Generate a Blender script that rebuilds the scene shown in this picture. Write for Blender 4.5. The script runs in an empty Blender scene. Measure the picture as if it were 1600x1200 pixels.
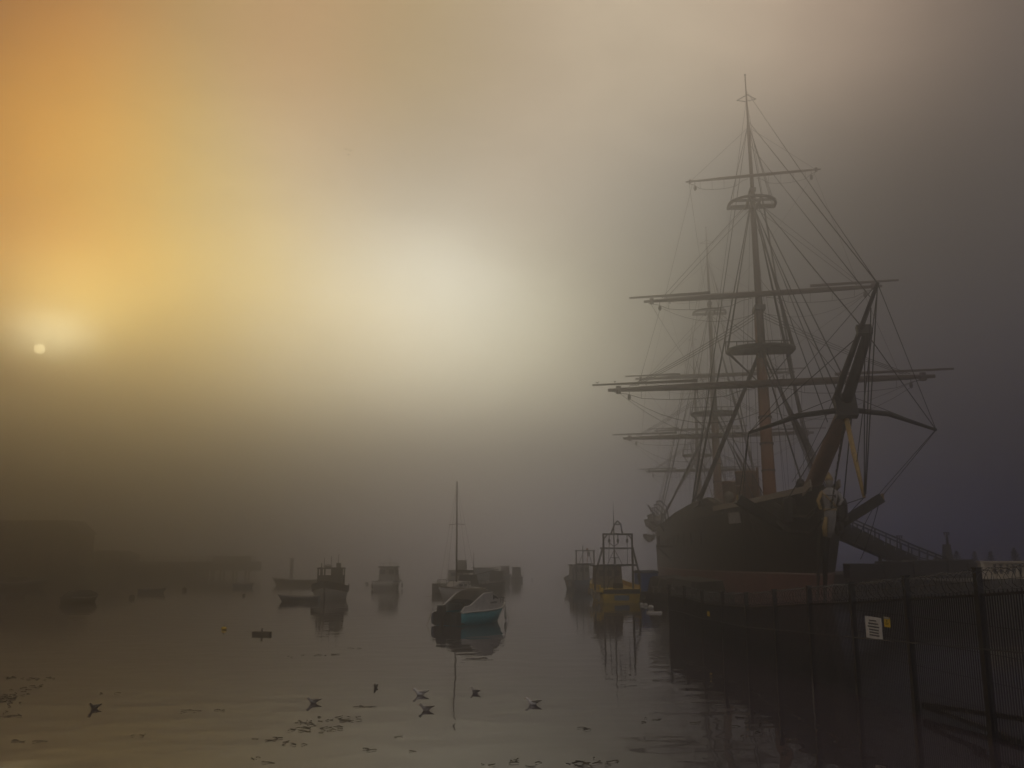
import bpy, bmesh, math, random
from mathutils import Vector, Matrix, Euler
random.seed(7)
R = math.radians
scene = bpy.context.scene
COL = scene.collection

# ------------------------------------------------------------------ camera
F = 1400.0                      # focal length in pixels of the 1600-wide photograph
PITCH = R(11.15)
CAMH = 3.5
cam_d = bpy.data.cameras.new('camera')
cam_d.sensor_width = 36.0
cam_d.lens = F / 1600.0 * 36.0
cam_d.clip_start = 0.1
cam_d.clip_end = 5000
cam = bpy.data.objects.new('camera', cam_d)
COL.objects.link(cam)
cam.location = (0, 0, CAMH)
cam.rotation_euler = (math.pi / 2 + PITCH, 0, 0)
scene.camera = cam

def ray(px, py):
    u = (px - 800) / F; v = (600 - py) / F
    c, s = math.cos(PITCH), math.sin(PITCH)
    return Vector((u, c - v * s, s + v * c))
def onz(px, py, z=0.0):
    r = ray(px, py); t = (z - CAMH) / r.z
    return Vector((r.x * t, r.y * t, z))
def atd(px, py, d):
    r = ray(px, py); t = d / r.y
    return Vector((r.x * t, d, CAMH + r.z * t))

# ------------------------------------------------------------------ sky
SUN = ray(62, 545).normalized()
SUN_EL = math.asin(SUN.z); SUN_AZ = math.atan2(SUN.x, SUN.y)
world = bpy.data.worlds.new('World'); scene.world = world
world.use_nodes = True
nt = world.node_tree; N = nt.nodes; LK = nt.links
N.clear()
def nd(t, **kw):
    n = N.new(t)
    for k, v in kw.items(): setattr(n, k, v)
    return n
def mth(op, a, b=None, c=None):
    n = nd('ShaderNodeMath', operation=op)
    for i, v in enumerate((a, b, c)):
        if v is None: continue
        if isinstance(v, (int, float)): n.inputs[i].default_value = v
        else: LK.new(v, n.inputs[i])
    return n.outputs[0]
tc = nd('ShaderNodeTexCoord')
sep = nd('ShaderNodeSeparateXYZ'); LK.new(tc.outputs['Generated'], sep.inputs[0])
AZ = mth('ARCTAN2', sep.outputs[0], sep.outputs[1])
EL = mth('ARCSINE', sep.outputs[2])
# slow unevenness of the fog bank
nz = nd('ShaderNodeTexNoise'); LK.new(tc.outputs['Generated'], nz.inputs['Vector'])
nz.inputs['Scale'].default_value = 3.2; nz.inputs['Detail'].default_value = 4.0; nz.inputs['Roughness'].default_value = 0.5
NOISE = mth('SUBTRACT', nz.outputs[0], 0.5)
AZn = mth('ADD', AZ, mth('MULTIPLY', NOISE, 0.16))
ELn = mth('ADD', EL, mth('MULTIPLY', NOISE, 0.10))
def pixdir(px, py):
    d = ray(px, py).normalized()
    return math.atan2(d.x, d.y), math.asin(d.z)
acc = None
def add_col(socket):
    global acc
    if acc is None: acc = socket; return
    m = nd('ShaderNodeVectorMath', operation='ADD')
    LK.new(acc, m.inputs[0]); LK.new(socket, m.inputs[1]); acc = m.outputs[0]
# the fog bank: uneven brightness in rows of elevation (degrees), each row a smooth run of colours along the azimuth
SKY_AZ = [-140, -70, -36, -29, -22, -15, -7, 1, 10, 20, 31, 70, 140]
SKY_EL = [0.5, 5.5, 10.5, 16.0, 23.0, 31.0]
SKY_SIG = [3.2, 3.4, 3.8, 4.5, 5.5, 6.0]
SKY = [[(0.012, 0.012, 0.012), (0.012, 0.012, 0.012), (0.01, 0.01, 0.031), (0.046, 0.035, 0.101), (2.369, 1.87, 2.022), (3.711, 3.105, 2.974), (2.521, 2.35, 2.703), (0.643, 0.843, 1.951), (0.052, 0.145, 1.395)], [(0.012, 0.012, 0.012), (0.012, 0.012, 0.012), (0.024, 0.006, 0.012), (0.057, 0.04, 0.048), (2.893, 2.422, 2.112), (3.573, 3.093, 2.576), (1.647, 1.567, 1.77), (0.067, 0.074, 0.38), (0.009, 0.014, 0.323)], [(0.012, 0.012, 0.012), (0.029, 0.005, 0.002), (0.333, 0.104, 0.019), (2.272, 1.602, 0.55), (3.603, 3.265, 2.377), (2.71, 2.498, 1.683), (0.033, 0.032, 0.037), (0.007, 0.008, 0.052), (0.01, 0.01, 0.03)], [(0.027, 0.006, 0.002), (1.514, 0.345, 0.013), (1.757, 1.145, 0.076), (1.802, 1.482, 0.699), (1.976, 2.011, 1.848), (1.172, 1.101, 0.758), (0.012, 0.012, 0.01), (0.012, 0.012, 0.012), (0.012, 0.012, 0.012)], [(0.021, 0.009, 0.002), (1.533, 0.634, 0.025), (0.62, 0.56, 0.15), (0.799, 0.621, 0.452), (0.201, 0.223, 0.233), (0.697, 0.566, 0.44), (0.197, 0.235, 0.242), (0.015, 0.011, 0.01), (0.012, 0.012, 0.012)], [(0.022, 0.008, 0.004), (0.596, 0.176, 0.02), (0.359, 0.282, 0.115), (0.646, 0.334, 0.158), (0.425, 0.332, 0.127), (0.461, 0.345, 0.244), (0.785, 0.662, 0.463), (0.699, 0.505, 0.373), (0.018, 0.01, 0.008)]]  #@SKY
SKY_BASE = (0.37, 0.335, 0.32)
if SKY is None: SKY = [[(0.1, 0.1, 0.1)] * 9 for _ in SKY_EL]
U = mth('DIVIDE', mth('ADD', AZn, R(140)), R(280))
ELc = mth('MINIMUM', mth('MAXIMUM', ELn, R(SKY_EL[0])), R(SKY_EL[-1]))
ramps = []
for e0, sg, cols in zip(SKY_EL, SKY_SIG, SKY):
    rp = nd('ShaderNodeValToRGB'); cr = rp.color_ramp; cr.interpolation = 'B_SPLINE'
    full = [SKY_BASE, tuple((c * .5 + b_ * .5) for c, b_ in zip(cols[0], SKY_BASE))] + list(cols) + [tuple((c * .5 + b_ * .5) for c, b_ in zip(cols[-1], SKY_BASE)), SKY_BASE]
    while len(cr.elements) < len(full): cr.elements.new(0.5)
    for el_, a_, c_ in zip(cr.elements, SKY_AZ, full):
        el_.position = (a_ + 140) / 280.0
    for el_, c_ in zip(cr.elements, full): el_.color = (c_[0] / 4, c_[1] / 4, c_[2] / 4, 1)   # ramps hold 0..1
    LK.new(U, rp.inputs[0]); ramps.append(cr)
    y = mth('POWER', mth('ABSOLUTE', mth('DIVIDE', mth('SUBTRACT', ELc, R(e0)), R(sg))), 2.0)
    gw_ = mth('MULTIPLY', mth('EXPONENT', mth('MULTIPLY', y, -1.0)), 4.0)
    v = nd('ShaderNodeVectorMath', operation='SCALE'); LK.new(rp.outputs[0], v.inputs[0]); LK.new(gw_, v.inputs['Scale'])
    add_col(v.outputs[0])
lobe_nodes = []
def lobe(px, py, sa, se, col, s, warp=True):
    a0, e0 = pixdir(px, py)
    x = mth('POWER', mth('ABSOLUTE', mth('DIVIDE', mth('SUBTRACT', AZn if warp else AZ, a0), R(sa))), 2.0)
    y = mth('POWER', mth('ABSOLUTE', mth('DIVIDE', mth('SUBTRACT', ELn if warp else EL, e0), R(se))), 2.0)
    gg = mth('EXPONENT', mth('MULTIPLY', mth('ADD', x, y), -1.0))
    v = nd('ShaderNodeVectorMath', operation='SCALE')
    v.inputs[0].default_value = [c * s for c in col]
    LK.new(gg, v.inputs['Scale']); add_col(v.outputs[0]); lobe_nodes.append(v)
LOBES = [(700, 425, 4.2, 3.2, (1.0, 0.97, 0.84), 0.40),                # thin place in the cloud
         (100, 490, 4.2, 3.0, (1.0, 0.80, 0.24), 3.0, False),         # gold halo round the sun
         (82, 526, 2.2, 1.35, (1.0, 0.98, 0.66), 6.5, False)]         # its pale core
for l in LOBES: lobe(*l)
# the sun's disc, dimmed by the fog
dt = nd('ShaderNodeVectorMath', operation='DOT_PRODUCT')
LK.new(tc.outputs['Generated'], dt.inputs[0]); dt.inputs[1].default_value = SUN
disc = mth('GREATER_THAN', dt.outputs['Value'], math.cos(R(0.30)))
ds = nd('ShaderNodeVectorMath', operation='SCALE'); ds.inputs[0].default_value = (9.0, 7.6, 4.0)
LK.new(disc, ds.inputs['Scale']); add_col(ds.outputs[0])
wmp = nd('ShaderNodeMapping'); wmp.inputs['Scale'].default_value = (1.0, 1.0, 2.2); LK.new(tc.outputs['Generated'], wmp.inputs[0])
wz = nd('ShaderNodeTexNoise'); LK.new(wmp.outputs[0], wz.inputs['Vector'])
wz.inputs['Scale'].default_value = 7.0; wz.inputs['Detail'].default_value = 7.0; wz.inputs['Roughness'].default_value = 0.62; wz.inputs['Distortion'].default_value = 0.6
wisp = nd('ShaderNodeVectorMath', operation='SCALE'); LK.new(acc, wisp.inputs[0])
LK.new(mth('ADD', 1.0, mth('MULTIPLY', mth('SUBTRACT', wz.outputs[0], 0.5), 0.55)), wisp.inputs['Scale'])
acc = wisp.outputs[0]
bgc = nd('ShaderNodeBackground'); LK.new(acc, bgc.inputs[0]); bgc.inputs[1].default_value = 1.0
sky = nd('ShaderNodeTexSky', sky_type='NISHITA')
sky.sun_disc = False; sky.sun_elevation = SUN_EL; sky.sun_rotation = SUN_AZ
sky.dust_density = 0.5; sky.air_density = 1.0
bgs = nd('ShaderNodeBackground'); LK.new(sky.outputs[0], bgs.inputs[0]); bgs.inputs[1].default_value = 0.002
adds = nd('ShaderNodeAddShader'); LK.new(bgc.outputs[0], adds.inputs[0]); LK.new(bgs.outputs[0], adds.inputs[1])
out = nd('ShaderNodeOutputWorld'); LK.new(adds.outputs[0], out.inputs['Surface'])

# ------------------------------------------------------------------ sun and exposure
sd = bpy.data.lights.new('sun', 'SUN'); sd.energy = 0.004; sd.angle = R(20); sd.color = (1.0, 0.72, 0.38)
sun = bpy.data.objects.new('sun', sd); COL.objects.link(sun)
sun.rotation_euler = (-SUN).to_track_quat('-Z', 'Y').to_euler()
scene.view_settings.view_transform = 'Standard'
scene.view_settings.look = 'None'
scene.view_settings.exposure = 0.0
scene.view_settings.gamma = 1.0
scene.view_settings.use_curve_mapping = False
scene.cycles.volume_bounces = 1
scene.cycles.max_bounces = 6
HAZE_DENSITY = 0.0135

# ------------------------------------------------------------------ materials
MATS = {}
def mat(name, col, rough=0.7, var=0.25, scale=3.0, bump=0.15, metal=0.0, spec=0.4, stretch=(1, 1, 1)):
    if name in MATS: return MATS[name]
    m = bpy.data.materials.new(name); m.use_nodes = True
    t = m.node_tree; b = t.nodes['Principled BSDF']
    b.inputs['Roughness'].default_value = rough
    b.inputs['Metallic'].default_value = metal
    b.inputs['Specular IOR Level'].default_value = spec
    co = t.nodes.new('ShaderNodeTexCoord'); mp = t.nodes.new('ShaderNodeMapping')
    mp.inputs['Scale'].default_value = stretch
    t.links.new(co.outputs['Object'], mp.inputs[0])
    n1 = t.nodes.new('ShaderNodeTexNoise'); n1.inputs['Scale'].default_value = scale; n1.inputs['Detail'].default_value = 6
    n1.inputs['Roughness'].default_value = 0.65
    t.links.new(mp.outputs[0], n1.inputs['Vector'])
    cr = t.nodes.new('ShaderNodeValToRGB')
    cr.color_ramp.elements[0].position = 0.3; cr.color_ramp.elements[1].position = 0.72
    cr.color_ramp.elements[0].color = [c * (1 - var) for c in col] + [1]
    cr.color_ramp.elements[1].color = [min(1, c * (1 + var)) for c in col] + [1]
    t.links.new(n1.outputs[0], cr.inputs[0]); t.links.new(cr.outputs[0], b.inputs['Base Color'])
    if bump:
        bp = t.nodes.new('ShaderNodeBump'); bp.inputs['Strength'].default_value = bump; bp.inputs['Distance'].default_value = 0.05
        t.links.new(n1.outputs[0], bp.inputs['Height']); t.links.new(bp.outputs[0], b.inputs['Normal'])
    MATS[name] = m
    return m
M_BLACK = mat('black_hull_paint', (0.020, 0.019, 0.017), 0.55, 0.4, 0.6)
M_PINK = mat('red_boot_topping', (0.26, 0.12, 0.10), 0.7, 0.3, 0.7)
M_LINE = mat('pale_waterline_stripe', (0.45, 0.33, 0.28), 0.6, 0.2)
M_BUFF = mat('buff_mast_paint', (0.33, 0.138, 0.050), 0.6, 0.25, 1.5, stretch=(1, 1, 0.2))
M_SPAR = mat('dark_spar_varnish', (0.07, 0.034, 0.022), 0.6, 0.3, 2)
M_SPARB = mat('black_spar_paint', (0.022, 0.020, 0.018), 0.55, 0.3, 2)
M_ROPE = mat('tarred_rope', (0.030, 0.026, 0.024), 0.9, 0.3, 20)
M_ROPEL = mat('manila_rope', (0.30, 0.25, 0.17), 0.9, 0.3, 20)
M_GOLD = mat('weathered_gilding', (0.50, 0.34, 0.11), 0.45, 0.35, 6, 0.4)
M_CREAM = mat('cream_rail_paint', (0.38, 0.33, 0.25), 0.6, 0.2, 4)
M_WHITE = mat('white_gelcoat', (0.62, 0.60, 0.55), 0.4, 0.12, 3)
M_GREYW = mat('weathered_white_paint', (0.42, 0.40, 0.37), 0.55, 0.25, 3)
M_TEAL = mat('teal_hull_paint', (0.025, 0.34, 0.40), 0.4, 0.2, 2)
M_NAVY = mat('navy_hull_paint', (0.03, 0.05, 0.09), 0.45, 0.3, 2)
M_DBLUE = mat('faded_blue_hull_paint', (0.12, 0.19, 0.27), 0.5, 0.3, 2)
M_YELL = mat('yellow_hull_paint', (0.86, 0.56, 0.010), 0.5, 0.25, 2)
M_YELS = mat('yellow_sign_paint', (0.75, 0.50, 0.02), 0.5, 0.1, 8)
M_DARK = mat('dark_weathered_steel', (0.035, 0.032, 0.030), 0.65, 0.4, 5)
M_STEEL = mat('galvanised_steel', (0.10, 0.095, 0.09), 0.5, 0.3, 6, metal=0.4)
M_FENCE = mat('dark_fence_paint', (0.022, 0.020, 0.020), 0.5, 0.3, 12)
M_BLUE = mat('blue_tarpaulin', (0.035, 0.15, 0.50), 0.5, 0.25, 2, 0.4)
M_WOOD = mat('weathered_timber', (0.10, 0.075, 0.05), 0.8, 0.4, 3, 0.4, stretch=(4, 4, 0.5))
M_TARP = mat('dark_tarpaulin', (0.035, 0.033, 0.026), 0.7, 0.4, 1.5, 0.5)
M_GLASS = mat('dark_window_glass', (0.03, 0.035, 0.04), 0.1, 0.1, 2, 0.0, spec=0.6)
M_RUBBER = mat('black_rubber', (0.02, 0.02, 0.02), 0.7, 0.3, 8)
M_ORANGE = mat('faded_orange_float', (0.55, 0.17, 0.03), 0.5, 0.2, 6)
M_BUOYW = mat('white_plastic_float', (0.68, 0.66, 0.60), 0.4, 0.15, 6)
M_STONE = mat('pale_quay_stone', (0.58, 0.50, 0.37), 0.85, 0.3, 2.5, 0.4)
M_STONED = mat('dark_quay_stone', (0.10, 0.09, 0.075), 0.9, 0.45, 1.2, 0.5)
M_WEED = mat('wet_brown_seaweed', (0.030, 0.026, 0.012), 0.5, 0.5, 10, 0.3)
M_FOL = mat('dark_conifer_foliage', (0.035, 0.05, 0.03), 0.8, 0.4, 6)
M_GULLW = mat('white_gull_feather', (0.62, 0.60, 0.57), 0.8, 0.1, 10)
M_GULLG = mat('grey_gull_wing', (0.27, 0.25, 0.23), 0.8, 0.2, 10)
M_GULLB = mat('brown_gull_feather', (0.11, 0.10, 0.085), 0.8, 0.4, 14)
M_BEAK = mat('yellow_beak', (0.45, 0.26, 0.05), 0.5, 0.1)
M_BRICK = mat('sooty_brick', (0.14, 0.09, 0.07), 0.9, 0.35, 2)
M_SLATE = mat('dark_roof_slate', (0.06, 0.06, 0.065), 0.7, 0.3, 3)
M_INK = mat('black_ink', (0.05, 0.05, 0.05), 0.6, 0.05)

# ------------------------------------------------------------------ mesh helpers
class MB:
    """collects vertices and faces of ONE part"""
    def __init__(s): s.v = []; s.f = []
    def box(s, c, size, rz=0, rx=0, ry=0, taper=1.0):
        sx, sy, sz = (k / 2 for k in size)
        m = Euler((rx, ry, rz)).to_matrix(); b = len(s.v)
        for z in (-1, 1):
            k = taper if z > 0 else 1.0
            for x, y in ((-1, -1), (1, -1), (1, 1), (-1, 1)):
                s.v.append(m @ Vector((x * sx * k, y * sy * k, z * sz)) + Vector(c))
        s.f += [(b, b+3, b+2, b+1), (b+4, b+5, b+6, b+7)]
        for i in range(4):
            j = (i + 1) % 4; s.f.append((b+i, b+j, b+4+j, b+4+i))
        return s
    def tube(s, pts, r, n=6, caps=True):
        pts = [Vector(p) for p in pts]
        rs = r if isinstance(r, (list, tuple)) else [r] * len(pts)
        b = len(s.v); ref = None
        for i, p in enumerate(pts):
            d = (pts[min(i+1, len(pts)-1)] - pts[max(i-1, 0)]).normalized()
            if ref is None:
                ref = Vector((0, 0, 1)) if abs(d.z) < 0.9 else Vector((1, 0, 0))
            a = d.cross(ref).normalized(); c = a.cross(d).normalized(); ref = c
            for k in range(n):
                t = 2 * math.pi * k / n
                s.v.append(p + (a * math.cos(t) + c * math.sin(t)) * rs[i])
        for i in range(len(pts) - 1):
            for k in range(n):
                k2 = (k + 1) % n
                s.f.append((b+i*n+k, b+i*n+k2, b+(i+1)*n+k2, b+(i+1)*n+k))
        if caps:
            s.f.append(tuple(b + k for k in range(n))[::-1])
            e = b + (len(pts) - 1) * n
            s.f.append(tuple(e + k for k in range(n)))
        return s
    def bar(s, a, b2, w, h=None):
        """square bar from a to b"""
        h = h or w
        a = Vector(a); b2 = Vector(b2); d = (b2 - a).normalized()
        ref = Vector((0, 0, 1)) if abs(d.z) < 0.95 else Vector((0, 1, 0))
        x = d.cross(ref).normalized() * w / 2; y = x.cross(d).normalized() * h / 2
        b = len(s.v)
        for p in (a, b2):
            for i, j in ((-1, -1), (1, -1), (1, 1), (-1, 1)): s.v.append(p + x * i + y * j)
        s.f += [(b, b+3, b+2, b+1), (b+4, b+5, b+6, b+7)]
        for i in range(4):
            j = (i + 1) % 4; s.f.append((b+i, b+j, b+4+j, b+4+i))
        return s
    def rings(s, rings, caps=True, closed=True):
        b = len(s.v); n = len(rings[0])
        for rg in rings: s.v += [Vector(p) for p in rg]
        for i in range(len(rings) - 1):
            for k in range(n if closed else n - 1):
                k2 = (k + 1) % n
                s.f.append((b+i*n+k, b+i*n+k2, b+(i+1)*n+k2, b+(i+1)*n+k))
        if caps:
            s.f.append(tuple(b + k for k in range(n))[::-1])
            e = b + (len(rings) - 1) * n; s.f.append(tuple(e + k for k in range(n)))
        return s
    def ball(s, c, r, n=8, m=6):
        r = r if isinstance(r, (list, tuple)) else (r, r, r)
        rg = []
        for i in range(m + 1):
            t = math.pi * (0.04 + 0.92 * i / m)
            rg.append([(c[0] + r[0]*math.sin(t)*math.cos(2*math.pi*k/n), c[1] + r[1]*math.sin(t)*math.sin(2*math.pi*k/n), c[2] - r[2]*math.cos(t)) for k in range(n)])
        return s.rings(rg)
    def prism(s, prof, axis, lo, hi):
        """profile in the plane across axis ('x': (y,z), 'y': (x,z), 'z': (x,y)) pushed from lo to hi"""
        def mk(p, q): return {'x': (q, p[0], p[1]), 'y': (p[0], q, p[1]), 'z': (p[0], p[1], q)}[axis]
        return s.rings([[mk(p, lo) for p in prof], [mk(p, hi) for p in prof]])
    def build(s, name, m, parent=None, smooth=False):
        me = bpy.data.meshes.new(name)
        me.from_pydata([tuple(v) for v in s.v], [], s.f); me.validate()
        bm = bmesh.new(); bm.from_mesh(me); bmesh.ops.recalc_face_normals(bm, faces=bm.faces); bm.to_mesh(me); bm.free()
        me.materials.append(m)
        if smooth:
            for p in me.polygons: p.use_smooth = True
        o = bpy.data.objects.new(name, me); COL.objects.link(o)
        if parent is not None: o.parent = parent
        return o
def tag(o, label=None, cat=None, group=None, kind=None):
    if label: o['label'] = label
    if cat: o['category'] = cat
    if group: o['group'] = group
    if kind: o['kind'] = kind
    return o
def thing(name, label, cat, loc=(0, 0, 0), rz=0.0, group=None):
    o = bpy.data.objects.new(name, None); COL.objects.link(o)
    o.location = loc; o.rotation_euler = (0, 0, rz); o.empty_display_size = 0.3
    return tag(o, label, cat, group)
def copy_tree(o, parent=None):
    c = o.copy(); COL.objects.link(c); c.parent = parent
    for ch in list(o.children): copy_tree(ch, c)
    return c
def sagline(a, b, sag=0.0, n=8):
    a = Vector(a); b = Vector(b)
    return [a.lerp(b, i / n) - Vector((0, 0, sag * 4 * (i/n) * (1 - i/n))) for i in range(n + 1)]
def rope(name, a, b, parent, r=0.035, sag=0.0, m=None, n=4):
    r = r * 1.02
    pts = sagline(a, b, sag) if sag else [a, b]
    return MB().tube(pts, r, n).build(name, m or M_ROPE, parent)

# ------------------------------------------------------------------ water
wm = bpy.data.materials.new('still_harbour_water'); wm.use_nodes = True
t = wm.node_tree; b = t.nodes['Principled BSDF']
b.inputs['Base Color'].default_value = (0.050, 0.042, 0.052, 1)
b.inputs['Roughness'].default_value = 0.008; b.inputs['IOR'].default_value = 1.33
b.inputs['Specular IOR Level'].default_value = 0.31
co = t.nodes.new('ShaderNodeTexCoord')
def wnoise(scale, sx, sy, detail):
    mp = t.nodes.new('ShaderNodeMapping'); mp.inputs['Scale'].default_value = (sx, sy, 1)
    t.links.new(co.outputs['Object'], mp.inputs[0])
    n = t.nodes.new('ShaderNodeTexNoise'); n.inputs['Scale'].default_value = scale; n.inputs['Detail'].default_value = detail
    t.links.new(mp.outputs[0], n.inputs['Vector']); return n.outputs[0]
def wm_math(op, a, b2):
    n = t.nodes.new('ShaderNodeMath'); n.operation = op
    for i, v in enumerate((a, b2)):
        if isinstance(v, (int, float)): n.inputs[i].default_value = v
        else: t.links.new(v, n.inputs[i])
    return n.outputs[0]
swell = wnoise(0.75, 0.8, 1.0, 1)
rip = wnoise(1.9, 0.18, 1.0, 1)
patch = wnoise(0.06, 0.5, 1.0, 2)
pr = t.nodes.new('ShaderNodeMapRange'); t.links.new(patch, pr.inputs[0])
pr.inputs[1].default_value = 0.45; pr.inputs[2].default_value = 0.70; pr.inputs[3].default_value = 0.25; pr.inputs[4].default_value = 1.0
h = wm_math('ADD', wm_math('MULTIPLY', swell, 0.016), wm_math('MULTIPLY', wm_math('MULTIPLY', rip, 0.0070), pr.outputs[0]))
bp = t.nodes.new('ShaderNodeBump'); bp.inputs['Strength'].default_value = 1.0; bp.inputs['Distance'].default_value = 1.0
t.links.new(h, bp.inputs['Height']); t.links.new(bp.outputs[0], b.inputs['Normal'])
g = MB(); WS = 430
g.v = [Vector((-WS, -36, 0)), Vector((WS, -36, 0)), Vector((WS, WS, 0)), Vector((-WS, WS, 0))]; g.f = [(0, 1, 2, 3)]
tag(g.build('water', wm), 'still grey harbour water reflecting the fog', kind='structure')

# ------------------------------------------------------------------ haze
hm = bpy.data.materials.new('even_morning_haze'); hm.use_nodes = True
ht = hm.node_tree; ht.nodes.clear()
ho = ht.nodes.new('ShaderNodeOutputMaterial'); pv = ht.nodes.new('ShaderNodeVolumePrincipled')
pv.inputs['Color'].default_value = (0.95, 0.95, 0.95, 1)
pv.inputs['Density'].default_value = HAZE_DENSITY
pv.inputs['Anisotropy'].default_value = 0.92
ht.links.new(pv.outputs[0], ho.inputs['Volume'])
haze = MB().box((0, 205, 28.5), (900, 490, 59)).build('haze', hm)
tag(haze, 'pale brown fog lying over the harbour', kind='stuff')

# ------------------------------------------------------------------ the ironclad warship
SHIP_A = math.atan(0.115)
def axis_lat(d): return 14.07 + 0.115 * d
ship = thing('sailing_warship', 'huge three-masted black sailing warship moored bow-on beside the quay', 'warship', (axis_lat(82), 82, 0), -SHIP_A)
Y_STEM, Y_STERN = -22.0, 98.0
def fdeck(tt, p):
    if tt < 0.4: f = 1 - (1 - tt / 0.4) ** p
    elif tt < 0.72: f = 1.0
    else: f = 1 - 0.45 * ((tt - 0.72) / 0.28) ** 2
    return max(f, 0.012)
def topz(Y):
    z = 8.0 + 0.5 * max(0, (-8 - Y) / 14) ** 1.5 * 1.0
    if Y > -3: z = 8.2 + 0.25 * max(0, (Y - 60) / 40) ** 2 * 4
    return z
# level: z, stem offset, maximum half-beam, entrance exponent
LEV = [(-0.8, 3.2, 7.0, 1.75), (0.0, 2.8, 7.2, 1.9), (1.3, 2.5, 7.35, 2.0), (2.5, 2.2, 7.45, 2.1), (2.64, 2.15, 7.46, 2.11), (4.5, 1.5, 7.5, 2.3), (6.3, 0.7, 7.45, 2.5), (None, 0.0, 7.4, 2.65)]
TS = [0, .006, .015, .03, .05, .075, .105, .14, .18, .23, .28, .34, .40, .5, .6, .72, .8, .88, .94, .98, 1.0]
def hull_pt(k, tt, side):
    z, off, bm_, p = LEV[k]
    y0 = Y_STEM + off; Y = y0 + tt * (Y_STERN - off * 0.6 - y0)
    zz = topz(Y) if z is None else z
    return Vector((side * bm_ * fdeck(tt, p), Y, zz))
def hull_band(k0, k1, extra=0.0):
    m = MB()
    for side in (-1, 1):
        for k in range(k0, k1):
            for i in range(len(TS) - 1):
                q = [hull_pt(k, TS[i], side), hull_pt(k, TS[i+1], side), hull_pt(k+1, TS[i+1], side), hull_pt(k+1, TS[i], side)]
                for v in q: v.x += side * extra
                b0 = len(m.v); m.v += q; m.f.append((b0, b0+1, b0+2, b0+3))
    # stern plate
    for k in range(k0, k1):
        q = [hull_pt(k, 1, -1), hull_pt(k, 1, 1), hull_pt(k+1, 1, 1), hull_pt(k+1, 1, -1)]
        b0 = len(m.v); m.v += q; m.f.append((b0, b0+1, b0+2, b0+3))
    bmx = m
    return bmx
def weld(o, smooth=True):
    bm = bmesh.new(); bm.from_mesh(o.data)
    bmesh.ops.remove_doubles(bm, verts=bm.verts, dist=0.02); bmesh.ops.recalc_face_normals(bm, faces=bm.faces)
    bm.to_mesh(o.data); bm.free()
    if smooth:
        for p in o.data.polygons: p.use_smooth = True
    return o
hull = weld(hull_band(4, 7).build('hull', M_BLACK, ship))
boot = weld(hull_band(0, 3).build('boot_topping', M_PINK, hull)); tag(boot, 'faded red band along the waterline')
weld(hull_band(3, 4, 0.03).build('waterline_stripe', M_LINE, hull))
# deck
m = MB()
K = 7
for i in range(len(TS) - 1):
    q = [hull_pt(K, TS[i], -1), hull_pt(K, TS[i], 1), hull_pt(K, TS[i+1], 1), hull_pt(K, TS[i+1], -1)]
    for v in q: v.z = 7.2; v.x *= 0.985
    b0 = len(m.v); m.v += q; m.f.append((b0, b0+1, b0+2, b0+3))
m.build('deck', M_WOOD, ship)
def hbeam(Y, k=7):
    z, off, bm_, p = LEV[k]; y0 = Y_STEM + off
    return bm_ * fdeck((Y - y0) / (Y_STERN - off * 0.6 - y0), p)
# pale cap rail round the bow, from the figurehead aft
for side in (-1, 1):
    pts = [(side * (hbeam(Y) + 0.02), Y, topz(Y) - 0.02) for Y in [-20.5, -19, -17, -15, -13, -11, -9, -7, -5, -3.2]]
    mm = MB()
    for a, b2 in zip(pts, pts[1:]): mm.bar(a, b2, 0.16, 0.42)
    mm.build('bow_rail', M_CREAM, hull)
# raised hammock bulwark from the foremast aft
for side in (-1, 1):
    mm = MB(); Ys = [-5.5, -3.5, -1.2, 0, 4, 8, 14, 20, 28, 36, 50, 64, 78, 88]
    rg = []
    for Y in Ys:
        hb = hbeam(Y); zt = min(9.15, 8.1 + max(0, Y + 5.5) * .24) - 0.25 * min(1, max(0, Y - 2) / 10)
        rg.append([(side * (hb - 0.55), Y, 7.4), (side * (hb + 0.05), Y, 7.4), (side * (hb + 0.05), Y, zt - .15), (side * (hb - 0.1), Y, zt), (side * (hb - 0.5), Y, zt - .05)])
    mm.rings(rg).build('hammock_bulwark', M_BLACK, hull)
# gun ports with raised lids
gp = None
for side in (-1, 1):
    for Y in [2 + 4.6 * i for i in range(17)]:
        hb = hbeam(Y + 0.6, 6)
        if gp is None:
            gp = MB().box((0, 0, 0), (0.14, 1.1, 1.25)).build('gun_port', M_DARK, hull); o = gp
        else:
            o = gp.copy(); COL.objects.link(o)
        o.location = (side * (hb + 0.02), Y + 0.6, 5.6)
# bow ports, pale inside edges
for side in (-1, 1):
    a = hbeam(-8.2, 7)
    o = MB().box((0, 0, 0), (0.16, 2.0, .9)).build('bow_port', M_GREYW, hull); o.location = (side * (a - .1), -8.2, 6.95)
    o.rotation_euler = (0, side * 0.10, -side * 0.34)
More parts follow.
